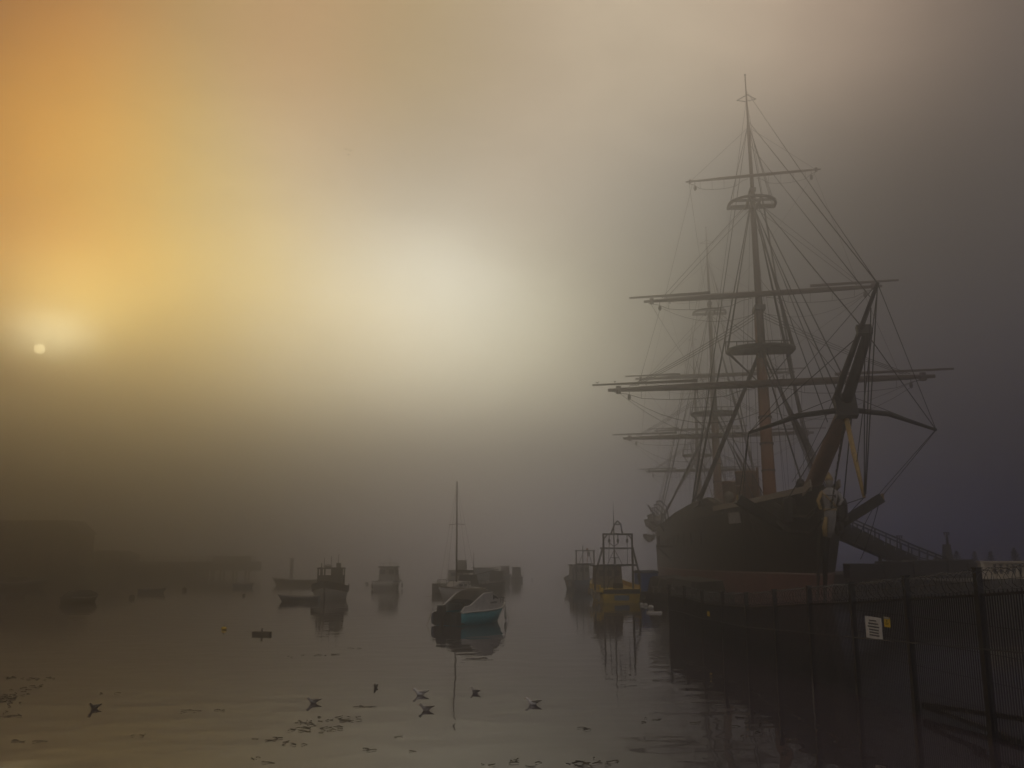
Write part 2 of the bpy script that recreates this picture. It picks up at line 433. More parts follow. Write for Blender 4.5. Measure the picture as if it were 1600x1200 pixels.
# knee of the head and figurehead
m = MB().prism([(-18.4, 0.4), (-19.6, 3.0), (-20.9, 5.0), (-22.6, 6.5), (-23.3, 7.7), (-22.4, 8.3), (-20.6, 7.9), (-18.6, 7.4)], 'x', -0.32, 0.32)
m.build('stem_knee', M_BLACK, ship)
for side in (-1, 1):
    MB().prism([(-18.2, 7.75), (-22.0, 8.35), (-21.9, 8.85), (-18.2, 8.3)], 'x', 0, 0.12).build('trail_board', M_CREAM, ship).location = (side * 0.95 - 0.06, 0, 0)
    m = MB().tube([(side * 2.2, -15.6, 7.6), (side * 1.7, -18.0, 6.6), (side * 1.0, -20.5, 6.4), (side * 0.4, -22.3, 7.2)], [0.16, 0.17, 0.15, 0.1], 6)
    m.build('head_rail', M_BLACK, ship)
    m = MB().tube([(side * 2.4, -15.4, 6.6), (side * 1.8, -18.0, 5.5), (side * 0.9, -20.6, 5.3), (side * 0.35, -22.0, 6.2)], [0.16, 0.17, 0.15, 0.1], 6)
    m.build('head_rail', M_BLACK, ship)
    m = MB().rings([[(side * (1.75 + rr * math.cos(a)), -18.2 + rr * math.sin(a), z) for a in [2 * math.pi * k / 10 for k in range(10)]] for z, rr in ((6.2, .5), (7.5, .5), (7.8, .4), (7.95, .15))])
    m.build('round_house', M_SPARB, ship)
    m = MB().bar((side * 1.9, -15.8, 5.9), (side * 5.1, -16.6, 7.95), 0.62, 0.7)
    cat = m.build('cathead', M_SPARB, ship)
    MB().box((side * 5.12, -16.6, 7.98), (0.1, 0.5, 0.5)).build('cathead_face', M_GOLD, cat)
    rope('cat_fall', (side * 4.9, -16.55, 7.7), (side * 4.2, -13.0, 3.6), cat, .035, .3)
    rope('cat_fall', (side * 4.6, -16.5, 7.5), (side * 3.4, -14.6, 4.6), cat, .03)
fh = MB()
def ell(c, rx, ry, n=10): return [(c[0] + rx * math.cos(2*math.pi*k/n), c[1] + ry * math.sin(2*math.pi*k/n), c[2]) for k in range(n)]
fh.rings([ell(p, a, b2) for p, a, b2 in [((0, -22.1, 5.0), .10, .10), ((0, -22.3, 5.35), .26, .22), ((0, -22.55, 5.9), .36, .30), ((0, -22.75, 6.5), .40, .34), ((0, -22.85, 7.0), .36, .30), ((0, -22.95, 7.5), .48, .33), ((0, -23.0, 7.95), .56, .30), ((0, -23.0, 8.12), .30, .22), ((0, -23.05, 8.25), .15, .15), ((0, -23.12, 8.35), .22, .24), ((0, -23.15, 8.6), .26, .28), ((0, -23.12, 8.85), .20, .22), ((0, -23.1, 8.98), .06, .07)]])
fig = fh.build('figurehead', M_GREYW, ship, True); tag(fig, 'carved and gilded standing figure at the bow')
MB().tube([(0.5, -23.0, 7.9), (0.72, -23.15, 7.4), (0.45, -23.45, 7.05)], [.14, .12, .10], 6).build('arm', M_GREYW, fig, True)
MB().tube([(-0.5, -23.0, 7.9), (-0.78, -23.0, 7.35), (-0.7, -23.25, 6.8)], [.14, .12, .10], 6).build('arm', M_GOLD, fig, True)
MB().tube([(-0.55, -23.05, 8.0), (-0.1, -23.38, 7.4), (0.36, -23.1, 6.9)], .07, 5).build('sash', M_GOLD, fig)
MB().rings([ell((0, -22.8, 6.72), .43, .37), ell((0, -22.8, 6.85), .42, .36)]).build('belt', M_GOLD, fig)
MB().rings([ell((0, -23.13, 8.66), .29, .31), ell((0, -23.13, 8.86), .24, .26), ell((0, -23.12, 9.05), .10, .2), ell((0, -23.1, 9.2), .03, .1)]).build('helmet', M_GOLD, fig, True)
MB().tube([(-0.35, -22.5, 5.1), (-0.42, -22.75, 5.6), (-0.30, -22.9, 6.3)], [.14, .16, .1], 6).build('scroll', M_GOLD, fig, True)

# --- masts, yards and standing rigging
YAW = R(7.0)
def yard_dir(): return Vector((math.cos(YAW), -math.sin(YAW), 0))
def yard(mast, name, c, half, r, boom=0.0, black=False):
    d = yard_dir(); c = Vector(c)
    ks = [-1, -.8, -.5, -.2, .2, .5, .8, 1]
    rr = [.45, .68, .9, 1, 1, .9, .68, .45]
    m = MB().tube([c + d * half * k for k in ks], [r * q for q in rr], 8)
    for k in (-.93, .93): m.tube([c + d * half * k + Vector((0, 0, -r)), c + d * half * k + Vector((0, 0, r))], r * .8, 6)
    y = m.build(name, M_SPARB if black else M_SPAR, mast, True)
    if boom:
        for s in (-1, 1):
            o = Vector((0, -r * 0.6, r * 1.5))
            MB().tube([c + d * s * half * .42 + o, c + d * s * (half + boom) + o], [.15, .10], 6).build('studding_sail_boom', M_SPAR, mast)
    for s in (-1, 1):
        pts = sagline(c + d * s * half * .06 + Vector((0, .25, -r)), c + d * s * half * .96 + Vector((0, .25, -r * .5)), 0.55, 10)
        for i in range(2, 9): pts[i].z -= 0.30
        m = MB().tube(pts, 0.028, 4)
        for i in (2, 4, 6, 8): m.tube([pts[i], pts[i] + Vector((0, -.2, .85))], 0.02, 3)
        m.build('foot_rope', M_ROPE, mast)
        e = c + d * s * half * .86
        MB().ball(e + Vector((0, 0, -0.75)), (.17, .12, .28), 6, 4).tube([e, e + Vector((0, 0, -.5))], .03, 4).build('block', M_SPARB, mast)
    return y
def build_mast(name, label, y0, sc, hb_, zl, rake=0.053, big=(1.0, 1.0, 1.0)):
    """zl: heights: deck, lower yard, top, lower head, topsail yard, crosstrees, topgallant yard, hounds, royal, truck"""
    deck, zly, ztop, zlh, zty, zct, ztg, zh, zr, ztr = zl
    def c(z, off=0.0): return Vector((0, y0 + rake * (z - 8) - off, z))
    lower = MB().tube([c(6), c(10), c(ztop - 1), c(zlh)], [.62*sc, .60*sc, .48*sc, .40*sc], 12).build(name, M_BUFF, ship, True)
    tag(lower, label)
    MB().tube([c(ztop - .8, .75*sc), c(zty, .75*sc), c(zct + 1.4, .75*sc)], [.37*sc, .34*sc, .24*sc], 10).build('topmast', M_SPAR, lower, True)
    MB().tube([c(zct - .8, 1.2*sc), c(zh, 1.2*sc), c(zh + .2, 1.2*sc), c(ztr, 1.2*sc)], [.21*sc, .16*sc, .12*sc, .055*sc], 8).build('topgallant_mast', M_SPAR, lower, True)
    MB().ball(c(ztr + .05, 1.2*sc), (.13, .13, .09), 8, 4).build('truck', M_SPARB, lower)
    MB().box(c(zlh - .25, .4*sc), (1.0*sc, 1.9*sc, .45)).build('mast_cap', M_SPARB, lower)
    MB().box(c(zct + 1.2, .95*sc), (.6*sc, 1.2*sc, .3)).build('mast_cap', M_SPARB, lower)
    for zz in (11.5, 14, 16.5):
        MB().tube([c(zz), c(zz + .18)], .64*sc, 12).build('mast_band', M_SPARB, lower)
    # fighting top: rounded front, straight after edge, slatted
    def platform(nm, z, w, fw, aft, solid):
        fr = [(w * math.cos(a), -fw * math.sin(a)) for a in [math.pi * k / 12 for k in range(13)]]
        outl = [(x, y - 0.2) for x, y in fr] + [(-w, aft), (w, aft)]
        q = c(z); q.y -= .3
        if solid:
            p = MB().rings([[(x * kk, q.y + y * kk, q.z + dz) for x, y in outl] for kk, dz in ((.94, -.22), (1, -.05), (1, .12))]).build(nm, M_SPARB, lower)
        else:
            mm = MB(); pts = [Vector((x, q.y + y, q.z)) for x, y in outl]
            for a, b2 in zip(pts, pts[1:] + pts[:1]): mm.bar(a, b2, .22, .22)
            p = mm.build(nm, M_SPARB, lower)
            for xx in (-.55, .55):
                MB().bar((xx * sc, q.y - fw, q.z - .1), (xx * sc, q.y + aft, q.z - .1), .2, .25).build('trestle_tree', M_SPARB, lower)
            for yy in (-.5 * fw, .3):
                MB().bar((-w * .95, q.y + yy, q.z + .06), (w * .95, q.y + yy, q.z + .06), .18, .2).build('cross_tree', M_SPARB, lower)
        return q
    W = 3.15 * sc
    q = platform('fighting_top', ztop, W, 2.5 * sc, 1.0 * sc, True)
    # after rail of the top with stanchions
    mm = MB()
    for k in range(7):
        x = -W + 2 * W * k / 6; mm.tube([(x, q.y + 1.0*sc, q.z), (x, q.y + 1.0*sc, q.z + 1.15)], .05, 5)
    mm.tube([(-W, q.y + 1.0*sc, q.z + 1.15), (W, q.y + 1.0*sc, q.z + 1.15)], .06, 5).build('top_rail', M_SPARB, lower)
    W2 = 2.25 * sc
    q2 = platform('crosstrees', zct, W2, 2.2 * sc, .7 * sc, False)
    mm = MB(); k3 = .95 * sc
    cc = c(zr, 1.2*sc)
    for a, b2 in (((-k3, .1, -.15), (0, -.5, .1)), ((0, -.5, .1), (k3, .1, -.1)), ((k3, .1, -.1), (0, .5, -.1)), ((0, .5, -.1), (-k3, .1, -.15))):
        mm.bar(cc + Vector(a), cc + Vector(b2), .07)
    mm.build('royal_spreader', M_SPARB, lower)
    # yards
    yl = c(zly, 1.15 * sc); yt = c(zty, 1.35 * sc); yg = c(ztg, 1.55 * sc)
    HL, HT, HG = 14.6 * sc * big[0], 10.9 * sc * big[1], 6.4 * sc * big[2]
    yard(lower, 'lower_yard', yl, HL, .36 * sc, 1.5 * sc)
    yard(lower, 'topsail_yard', yt, HT, .28 * sc, 1.4 * sc)
    yard(lower, 'topgallant_yard', yg, HG, .17 * sc)
    d = yard_dir()
    ch_z = 8.7
    for s in (-1, 1):
        # lower shrouds
        xch = hb_ + .35; feet = []
        for k in range(9):
            a = c(ztop - 1.0 + .08 * k); a.x = s * .35
            f = Vector((s * xch, y0 + .3 + .8 * k, ch_z)); feet.append((a, f))
            rope('shroud', a, f, lower, .045)
            MB().ball(f + Vector((0, 0, .15)), (.12, .14, .2), 6, 4).build('deadeye', M_SPARB, lower)
            MB().ball(f + Vector((0, 0, .75)), (.10, .12, .18), 6, 4).build('deadeye', M_SPARB, lower)
        mm = MB()
        for j in range(1, 26):
            u = j / 26
            mm.tube([f.lerp(a, u) for a, f in feet], .020, 3)
        mm.build('ratlines', M_ROPE, lower)
        MB().box((s * (hb_ + .22), y0 + 4.2, ch_z - .15), (.75, 9.6, .16)).build('channel', M_BLACK, lower)
        # futtock shrouds
        for k in range(4):
            rope('futtock_shroud', (s * W * .96, q.y + .2 + .25 * k, q.z), c(ztop - 3.0) + Vector((s * .4, 0, 0)), lower, .04)
        # topmast shrouds
        feet = []
        for k in range(7):
            a = c(zct - .4, .75*sc); a.x = s * .2
            f = Vector((s * W * .97, q.y - .3 + .22 * k, q.z + .2)); feet.append((a, f))
            rope('topmast_shroud', a, f, lower, .035)
        mm = MB()
        for j in range(1, 17):
            mm.tube([f.lerp(a, j / 17) for a, f in feet], .017, 3)
        mm.build('ratlines', M_ROPE, lower)
        for k in range(4):
            rope('topmast_backstay', c(zct - .2, .5) + Vector((s * .2, 0, 0)), (s * xch, y0 + 7.2 + .7 * k, ch_z), lower, .038)
        for k in range(3):
            rope('topgallant_shroud', c(zh - .2, 1.2*sc) + Vector((s * .1, 0, 0)), (s * W2 * .95, q2.y - .2 + .5 * k, q2.z), lower, .026)
            rope('topgallant_backstay', c(zh - .2, 1.2*sc) + Vector((s * .1, 0, 0)), (s * xch, y0 + 9.6 + .6 * k, ch_z), lower, .028)
        rope('royal_backstay', c(zr - .1, 1.2*sc), (s * xch, y0 + 11, ch_z), lower, .022)
        # lifts
        for k, (dx, dz) in enumerate(((.86, 0), (.84, .3), (.82, .6))):
            rope('lower_lift', c(zlh - .5 - dz) + Vector((s * .3, -.4, 0)), yl + d * s * HL * dx + Vector((0, 0, .3)), lower, .03, .25)
        for k, dx in enumerate((.80, .84)):
            rope('topsail_lift', c(zct - .6 + k * .9, .9*sc) + Vector((s * .2, 0, 0)), yt + d * s * HT * dx + Vector((0, 0, .25)), lower, .028)
        rope('topgallant_lift', c(zh - .3, 1.3*sc), yg + d * s * HG * .93, lower, .02)
        # sheets and clew lines below the yards
        rope('topsail_sheet', yt + d * s * HT * .86 + Vector((0, 0, -.9)), yl + d * s * HL * .8 + Vector((0, 0, .3)), lower, .018)
        rope('topgallant_sheet', yg + d * s * HG * .9 + Vector((0, 0, -.3)), yt + d * s * HT * .82, lower, .016)
        rope('clew_line', yl + d * s * HL * .86 + Vector((0, 0, -.9)), yl + Vector((s * .6, .6, -2.6)), lower, .022, 1.6)
        rope('clew_line', yt + d * s * HT * .84 + Vector((0, 0, -.8)), yt + Vector((s * .5, .5, -1.8)), lower, .018, 1.0)
        # halyards and buntlines straight down beside the mast
        for k, xx in enumerate((.9, 1.5, 2.3, 3.2)):
            rope('buntline', yl + d * s * xx + Vector((0, 0, -.3)), (s * (xx * .8 + .4), y0 + .2 * k - .8, 8.2), lower, .016)
        for k, xx in enumerate((.6, 1.4)):
            rope('halyard', yt + d * s * xx, yl + d * s * (xx + .6), lower, .016)
    for k in range(3):
        rope('halyard', c(zct - 1 + .5 * k, .2) + Vector((.15 * k - .2, 0, 0)), (-2.0 + 2.0 * k, y0 + 2.5, 8.2), lower, .016)
    return lower, c, yl, yt, yg, d, HL, HT, HG

ZF = (8, 19.6, 23.0, 27.3, 28.3, 37.9, 40.5, 46.2, 49.2, 51.8)
fore = build_mast('fore_mast', 'tall foremost mast nearest the bow', 0.0, 1.0, 5.9, ZF)
ZM = (8, 20.4, 23.6, 27.8, 28.9, 38.4, 40.8, 46.2, 49.0, 51.2)
main = build_mast('main_mast', 'middle mast fading into fog', 41.3, 1.02, 7.4, ZM, big=(.86, .98, 1.0))
ZZ = (8, 18.4, 21.0, 24.6, 25.4, 33.0, 35.0, 39.0, 41.5, 43.5)
miz = build_mast('mizzen_mast', 'aftermost mast almost lost in fog', 69.5, 0.78, 7.2, ZZ, 0.06, big=(.78, .85, .9))

# --- bowsprit, jib-booms
BS0, BSC = Vector((0, -14.0, 7.35)), Vector((0, -28.7, 12.5))
JB, FJ = Vector((-.12, -34.3, 15.95)), Vector((-.15, -37.4, 17.7))
bow = MB().tube([BS0, BS0.lerp(BSC, .5), BSC], [.58, .55, .46], 12).build('bowsprit', mat('dull_brown_spar_paint', (0.20, 0.095, 0.04), .6, .35, 1.5), ship, True)
MB().box(BSC + Vector((0, .1, .2)), (1.25, .5, 1.5), rx=R(-20)).build('bowsprit_cap', M_SPARB, bow)
MB().tube([BSC + Vector((.1, 2.0, .1)), BSC + Vector((.1, -.3, .75)), JB + Vector((.2, 0, 0))], [.36, .35, .26], 10).build('jib_boom', M_SPARB, bow, True)
MB().tube([BSC + Vector((-.42, .8, .65)), BSC + Vector((-.40, -1.5, 1.75)), FJ], [.2, .2, .10], 8).build('flying_jib_boom', M_SPARB, bow, True)
MB().box(JB + Vector((0, .1, .05)), (.8, .3, .6), rx=R(-25)).build('boom_iron', M_SPARB, bow)
DS = Vector((0, -31.2, 7.0))
MB().tube([(0, -28.6, 11.9), (0, -29.9, 9.4), DS], [.15, .15, .09], 8).build('dolphin_striker', M_GOLD, bow, True)
for s in (-1, 1):
    e = Vector((s * 5.6, -27.2, 11.35))
    MB().tube([(s * .5, -28.5, 12.45), (s * 2.6, -28.1, 12.25), e], [.17, .16, .09], 8).build('whisker_boom', M_SPARB, bow, True)
    rope('jib_guy', e, JB, bow, .03)
    rope('jib_guy', e, BSC + Vector((s * .3, 0, .8)), bow, .02)
    rope('whisker_stay', e, (s * 5.0, -16.5, 7.9), bow, .028)
    rope('whisker_stay', e + Vector((0, .2, 0)), (s * 4.7, -16.2, 7.9), bow, .028)
    rope('flying_guy', e, FJ, bow, .02)
    rope('back_rope', DS, (s * 1.6, -19.0, 6.2), bow, .028)
    rope('bowsprit_shroud', BSC + Vector((s * .4, .4, -.3)), (s * 2.3, -16.2, 6.6), bow, .04)
    rope('man_rope', BSC + Vector((s * .5, .2, 1.0)), (s * 1.0, -16, 9.2), bow, .022, .25)
for k, q in enumerate((JB, JB.lerp(FJ, .5), FJ)):
    rope('martingale_stay', DS + Vector((.05 * k, 0, .1 * k)), q, bow, .03)
rope('martingale_stay', (0, -30.1, 9.0), FJ + Vector((.05, .1, 0)), bow, .025)
m = MB()
pa, pb = BSC + Vector((0, .6, -.5)), Vector((0, -19.8, 3.4))
for k in range(40):
    p0, p1 = pa.lerp(pb, k / 40), pa.lerp(pb, (k + .8) / 40); m.bar(p0, p1, .10 if k % 2 else .05, .05 if k % 2 else .10)
m.build('bobstay_chain', M_DARK, bow)
rope('bobstay', pa + Vector((.05, -.4, .1)), (0, -20.2, 4.3), bow, .04)
# --- stays
fm, fc = fore[0], fore[1]
for x in (-.2, .2):
    rope('fore_stay', fc(23.6) + Vector((x, -.5, 0)), (x * 3, -17.5, 8.9), fm, .06)
    rope('topmast_stay', fc(38.2, .9) + Vector((x, 0, 0)), BSC + Vector((x * 2, 0, .9)), fm, .042)
    rope('topmast_stay', fc(37.2, .9) + Vector((x, 0, 0)), BSC + Vector((x * 2, 3.2, -.3)), fm, .035)
MB().ball((-.6, -16.9, 8.9), (.35, .35, .5), 8, 5).build('heart_block', M_SPARB, fm)
rope('jib_stay', fc(38.8, 1.0), JB, fm, .042)
rope('jib_halyard', fc(30.2, 1.0), JB.lerp(BSC, .75), fm, .025)
rope('topgallant_stay', fc(46.6, 1.3), FJ, fm, .036)
rope('flying_jib_stay', fc(44.0, 1.3), FJ.lerp(JB, .35), fm, .028)
rope('royal_stay', fc(50.0, 1.3), FJ, fm, .026)
mm_, mc = main[0], main[1]
rope('main_stay', mc(24.4) + Vector((.2, -.5, 0)), (.6, 4.0, 8.6), mm_, .06)
rope('main_stay', mc(24.4) + Vector((-.2, -.5, 0)), (-.6, 4.0, 8.6), mm_, .06)
rope('topmast_stay', mc(39.4, .9), fc(23.6), mm_, .04)
rope('topgallant_stay', mc(47.7, 1.3), fc(38.4), mm_, .03)
zm, zc = miz[0], miz[1]
rope('mizzen_stay', zc(21.4), mc(9.5), zm, .05)
rope('topmast_stay', zc(33), mc(24.2), zm, .035)
for (lo_, c_, yl_, yt_, yg_, d_, HL_, HT_, HG_), (lo2, c2) in ((fore, (main[0], main[1])), (main, (miz[0], miz[1]))):
    for s in (-1, 1):
        rope('lower_brace', yl_ + d_ * s * HL_ * .95, c2(20.5 if lo2 is mm_ else 17) + Vector((s * .3, -.4, 0)), lo_, .024, 1.2)
        rope('topsail_brace', yt_ + d_ * s * HT_ * .95, c2(27 if lo2 is mm_ else 23) + Vector((s * .2, -.4, 0)), lo_, .02, .8)
        rope('topgallant_brace', yg_ + d_ * s * HG_ * .95, c2(38 if lo2 is mm_ else 32), lo_, .016, .6)
# gaff and boom on the mizzen
MB().tube([zc(17.5) + Vector((0, .5, 0)), (0, 84, 25)], [.2, .12], 8).build('gaff', M_SPAR, zm)
MB().tube([zc(11) + Vector((0, .5, 0)), (0, 92, 12.5)], [.24, .16], 8).build('boom', M_SPAR, zm)
# --- funnels
for y in (14.2, 26.6):
    fn = MB().rings([ell((0, y, z), r * 1.0, r * 1.15, 18) for z, r in ((7, 1.18), (12.55, 1.15), (12.56, 1.24), (12.85, 1.24), (12.86, 1.10), (12.3, 1.08))]).build('funnel', M_BUFF, ship, True)
    for z in (9.5, 11.2): MB().rings([ell((0, y, z), 1.20, 1.38, 18), ell((0, y, z + .15), 1.20, 1.38, 18)]).build('funnel_band', M_BUFF, fn)
    MB().tube([(1.0, y - 1.1, 7.2), (1.0, y - 1.1, 13.2)], .14, 8).build('steam_pipe', M_BUFF, fn)
    for s in (-1, 1): rope('funnel_guy', (s * 1.1, y, 12.4), (s * 5, y + 2.5, 8.6), fn, .02)
# ventilation cowls and deck house
for x, y in ((-2.6, 9.5), (2.8, 10.2), (-2.7, 20), (2.7, 33)):
    MB().tube([(x, y, 7), (x, y, 9.4), (x, y - .25, 9.8), (x, y - .7, 9.95)], [.28, .28, .34, .5], 10).build('ventilator', M_CREAM, ship, True)
# --- ship's boats in davits on the quarters
def hull_mesh(L, B, fb, fs, tw=0.72, draft=0.25, rake=0.12, n=14, open_=False, flare=0.78, full=2.3, mids=None):
    """boat hull along +Y (bow), z = 0 at the waterline; outer skin and deck or open inside"""
    m = MB(); levels = [(-draft, 0.25), (-draft * .3, .55), (0.02, flare), (0.5, .5 + .5 * flare), (1.0, 1.0)]
    mid = mids if mids is not None else min(fb, fs) * .92
    def sheer(t): return mid + (fs - mid) * max(0, 1 - t / .5) ** 2 + (fb - mid) * max(0, (t - .35) / .65) ** 2
    def half(t):
        if t < .45: f = tw + (1 - tw) * math.sin(math.pi / 2 * t / .45)
        else: f = 1 - ((t - .45) / .55) ** full
        return B / 2 * max(f, .015)
    rg = []
    for i in range(n + 1):
        t = i / n; sh = sheer(t); hb = half(t); pts = []
        for zz, w in levels:
            z = zz if zz <= 0.02 else .02 + (sh - .02) * (zz if zz < 1 else 1)
            yy = -L / 2 + t * (L - rake * L * max(0, 1 - (z / sh)) * .9) if True else 0
            w2 = w + (0 if t < .5 else -(1 - w) * .6 * (t - .5) * 2)
            pts.append(Vector((hb * max(w2, .05), yy, z)))
        full_ = [Vector((-p.x, p.y, p.z)) for p in pts[::-1]] + pts
        if open_:
            inn = [Vector((max(p.x - .05, .004), p.y, p.z)) for p in pts[::-1] if p.z > .0]
            for p in inn: p.y = max(-L/2 + .05, min(p.y, p.y - .05 * (t > .9)))
            inn2 = [Vector((-p.x, p.y, p.z)) for p in inn[::-1]]
            full_ = full_ + inn + inn2
        rg.append(full_)
    m.rings(rg, caps=True, closed=True)
    return m, sheer, half
def gunwale(L, sheer, half, r, m, parent, name='gunwale', n=14, off=0.02, z=0.0):
    for s in (-1, 1):
        MB().tube([(s * (half(i / n) + off), -L / 2 + L * i / n, sheer(i / n) + z) for i in range(n + 1)], r, 5).build(name, m, parent)
m0, sh_, hf_ = hull_mesh(8.5, 2.3, 1.0, .95, .45, .5, open_=True)
for s, y in ((-1, 33.0), (-1, 47.0), (1, 33.0), (1, 47.0), (-1, 80.0)):
    hbx = hbeam(y)
    o = MB(); o.v = [v.copy() for v in m0.v]; o.f = list(m0.f)
    bo = o.build('ships_boat', M_GREYW if y < 60 else M_BLACK, ship); bo.location = (s * (hbx + 1.5), y, 8.3 if y < 60 else 7.2)
    for yy in (-3.2, 3.2):
        MB().tube([(s * (hbx - .1) - bo.location.x, yy, -1.0), (s * (hbx + .3) - bo.location.x, yy, 1.8), (s * (hbx + 1.0) - bo.location.x, yy, 2.5), (s * (hbx + 1.6) - bo.location.x, yy, 2.4)], .1, 6).tube([(0, yy, 2.4), (0, yy, .7)], .03, 4).build('davit', M_SPARB, bo)
# boat boom and entry platform on the starboard side
MB().tube([(-7.2, 42, 7.2), (-9.6, 41, 11.0)], [.22, .12], 6).build('boat_boom', M_SPARB, ship)
m = MB().box((-8.3, 25, 5.15), (2.0, 3.2, .22)); m.bar((-9.1, 25, 5.0), (-7.4, 25, 3.4), .2); m.bar((-9.0, 23.5, 5.2), (-9.0, 23.5, 6.3), .1).bar((-9.0, 26.4, 5.2), (-9.0, 26.4, 6.3), .1).bar((-9.0, 23.5, 6.3), (-9.0, 26.4, 6.3), .1)
m.build('entry_platform', M_DARK, ship)
# stern lantern deck house and flag staff
MB().box((0, 90, 9.2), (7.5, 9, 2.4), taper=.94).build('poop_house', M_BLACK, ship)

# ------------------------------------------------------------------ moored boats
def boat(name, label, px, py, heading, group=None, cat='boat', d=None):
    """waterline centre seen at pixel (px, py); heading 0 = bow away from the camera, 90 = bow to the image right"""
    p = onz(px, py)
    if d is not None:
        q = atd(px, py, d); p = Vector((q.x, d, 0))
    return thing(name, label, cat, p, -R(heading), group)
def win(parent, c, size, rz=0, m=None, name='window'):
    return MB().box(c, size, rz=rz).build(name, m or M_GLASS, parent)
def railing(parent, pts, h, r=0.018, name='guard_rail', m=None, every=1):
    mm = MB(); top = [Vector(p) + Vector((0, 0, h)) for p in pts]
    mm.tube(top, r, 5)
    for p, q in list(zip(pts, top))[::every]: mm.tube([p, q], r, 4)
    return mm.build(name, m or M_STEEL, parent)

# teal cuddy cabin boat
L, B = 5.9, 2.15
tb = boat('cabin_boat', 'teal and cream cuddy cabin boat with dark open cockpit, nearest moored boat', 745, 973, 31, 'boats on moorings')
m, sh, hf = hull_mesh(L, B, 1.05, .72, .88, .25, .14, open_=True, flare=.86, mids=.74)
hl = m.build('hull', M_TEAL, tb, True)
gunwale(L, sh, hf, .05, M_WHITE, tb)
MB().box((0, -L/2 + .55, .12), (B * .8, .9, .1)).build('cockpit_sole', M_TARP, tb)
MB().box((0, -L/2 + .0, .38), (B * .84, .07, .70)).build('transom', M_DARK, tb)
# moulded cabin sides: stepped coaming rising to the wheel shelter, then the foredeck falling to the bow
prof = [(-2.85, .70), (-2.55, .98), (-2.05, 1.03), (-0.75, 1.66), (0.15, 1.70), (0.75, 1.50), (1.25, 1.36), (2.2, 1.12), (2.75, 1.04)]
for s in (-1, 1):
    rg = []
    for y, z in prof:
        tt = (y + L / 2) / L; w = hf(min(.995, tt)) ; k = sh(min(.995, tt))
        inx = w * (.90 if y < .5 else max(.3, .90 - (y - .5) * .12))
        rg.append([(s * w, y, k - .02), (s * (w - .05), y, k - .03), (s * (inx - .06), y, z), (s * inx, y, z)])
    MB().rings(rg).build('cabin_side', M_GREYW, tb)
    cm = MB().tube([(s * hf((y + L/2)/L) * .88, y, z + .02) for y, z in prof[:5]], .045, 5).build('coaming_trim', M_WHITE, tb)
# foredeck, coach roof and dark canvas over the cockpit
rg = []
for y, z in prof[4:]:
    tt = (y + L / 2) / L; w = hf(min(.995, tt)); inx = w * (.90 if y < .5 else max(.3, .90 - (y - .5) * .12))
    rg.append([(-inx, y, z), (-inx * .5, y, z + .08), (inx * .5, y, z + .08), (inx, y, z), (inx, y, z - .06), (-inx, y, z - .06)])
MB().rings(rg).build('coach_roof', M_GREYW, tb)
rg = []
for y, z in [(-1.55, 1.24), (-.75, 1.70), (.1, 1.78)]:
    w = hf((y + L/2)/L) * .84
    rg.append([(-w, y, z - .05), (-w * .6, y, z + .13), (w * .6, y, z + .13), (w, y, z - .05), (w * .9, y, z - .09), (-w * .9, y, z - .09)])
MB().rings(rg).build('canvas_hood', M_TARP, tb)
MB().box((0, .1, 1.12), (hf(.5) * 1.7, .05, 1.1)).build('cabin_bulkhead', M_TARP, tb)
def side_x(y, z):
    tt = (y + L / 2) / L; w = hf(min(.995, tt)); k0 = sh(min(.995, tt))
    for (ya, za), (yb, zb) in zip(prof, prof[1:]):
        if ya <= y <= yb: zt_ = za + (zb - za) * (y - ya) / (yb - ya)
    inx = w * (.90 if y < .5 else max(.3, .90 - (y - .5) * .12))
    return w + (inx - w) * (z - k0) / (zt_ - k0)
for s in (-1, 1):
    q = [(.15, 1.32), (.22, 1.58), (.62, 1.48), (1.0, 1.37), (.95, 1.30)]
    MB().rings([[(s * (side_x(y, z) + e), y, z) for y, z in q] for e in (-.03, .015)]).build('window', M_GLASS, tb)
    q = [(1.75, 1.06), (1.82, 1.16), (2.05, 1.13), (2.3, 1.06), (2.25, 1.02), (1.95, 1.02)]
    MB().rings([[(s * (side_x(y, z) + e), y, z) for y, z in q] for e in (-.03, .02)]).build('porthole', M_GLASS, tb)
    mm = MB()
    for k in range(6): mm.box((s * (side_x(-.1 + .13 * k, 1.15) + .004), -.1 + .13 * k + .02 * (k % 2), 1.15), (.02, .07, .1))
    tag(mm.build('lettering', M_INK, tb), 'dark lettering on the cabin side', kind='stuff')
om = MB().box((-.25, -L/2 - .22, .85), (.36, .5, .5), taper=.8).build('outboard_motor', M_DARK, tb)
MB().box((-.25, -L/2 - .2, .30), (.12, .25, .8)).build('motor_leg', M_DARK, om)
mm = MB()
for s in (-1, 1): mm.bar((.45 + s * .17, -L/2 - .1, -.2), (.45 + s * .17, -L/2 - .08, .75), .04)
for z in (.05, .3, .55): mm.bar((.28, -L/2 - .1, z), (.62, -L/2 - .1, z), .04)
mm.build('boarding_ladder', M_STEEL, tb)
railing(tb, [(-.8, 1.3, 1.1), (-.62, 1.9, 1.06), (-.3, 2.6, 1.05), (0, 2.9, 1.06), (.3, 2.6, 1.05), (.62, 1.9, 1.06), (.8, 1.3, 1.1)], .28)
for s, y in ((-1, -L/2 + .1), (1, L/2 - .5)):
    x = s * (hf((y + L/2)/L) + .1)
    MB().tube([(x, y, .95), (x, y, .65)], .015, 4).ball((x, y, .35), (.09, .09, .3), 8, 6).build('fender', M_BUOYW if s > 0 else M_NAVY, tb)
rope('mooring_line', (0, L/2 + .05, 1.0), (.15, L/2 + .35, 0.0), tb, .02, .03, M_ROPEL)
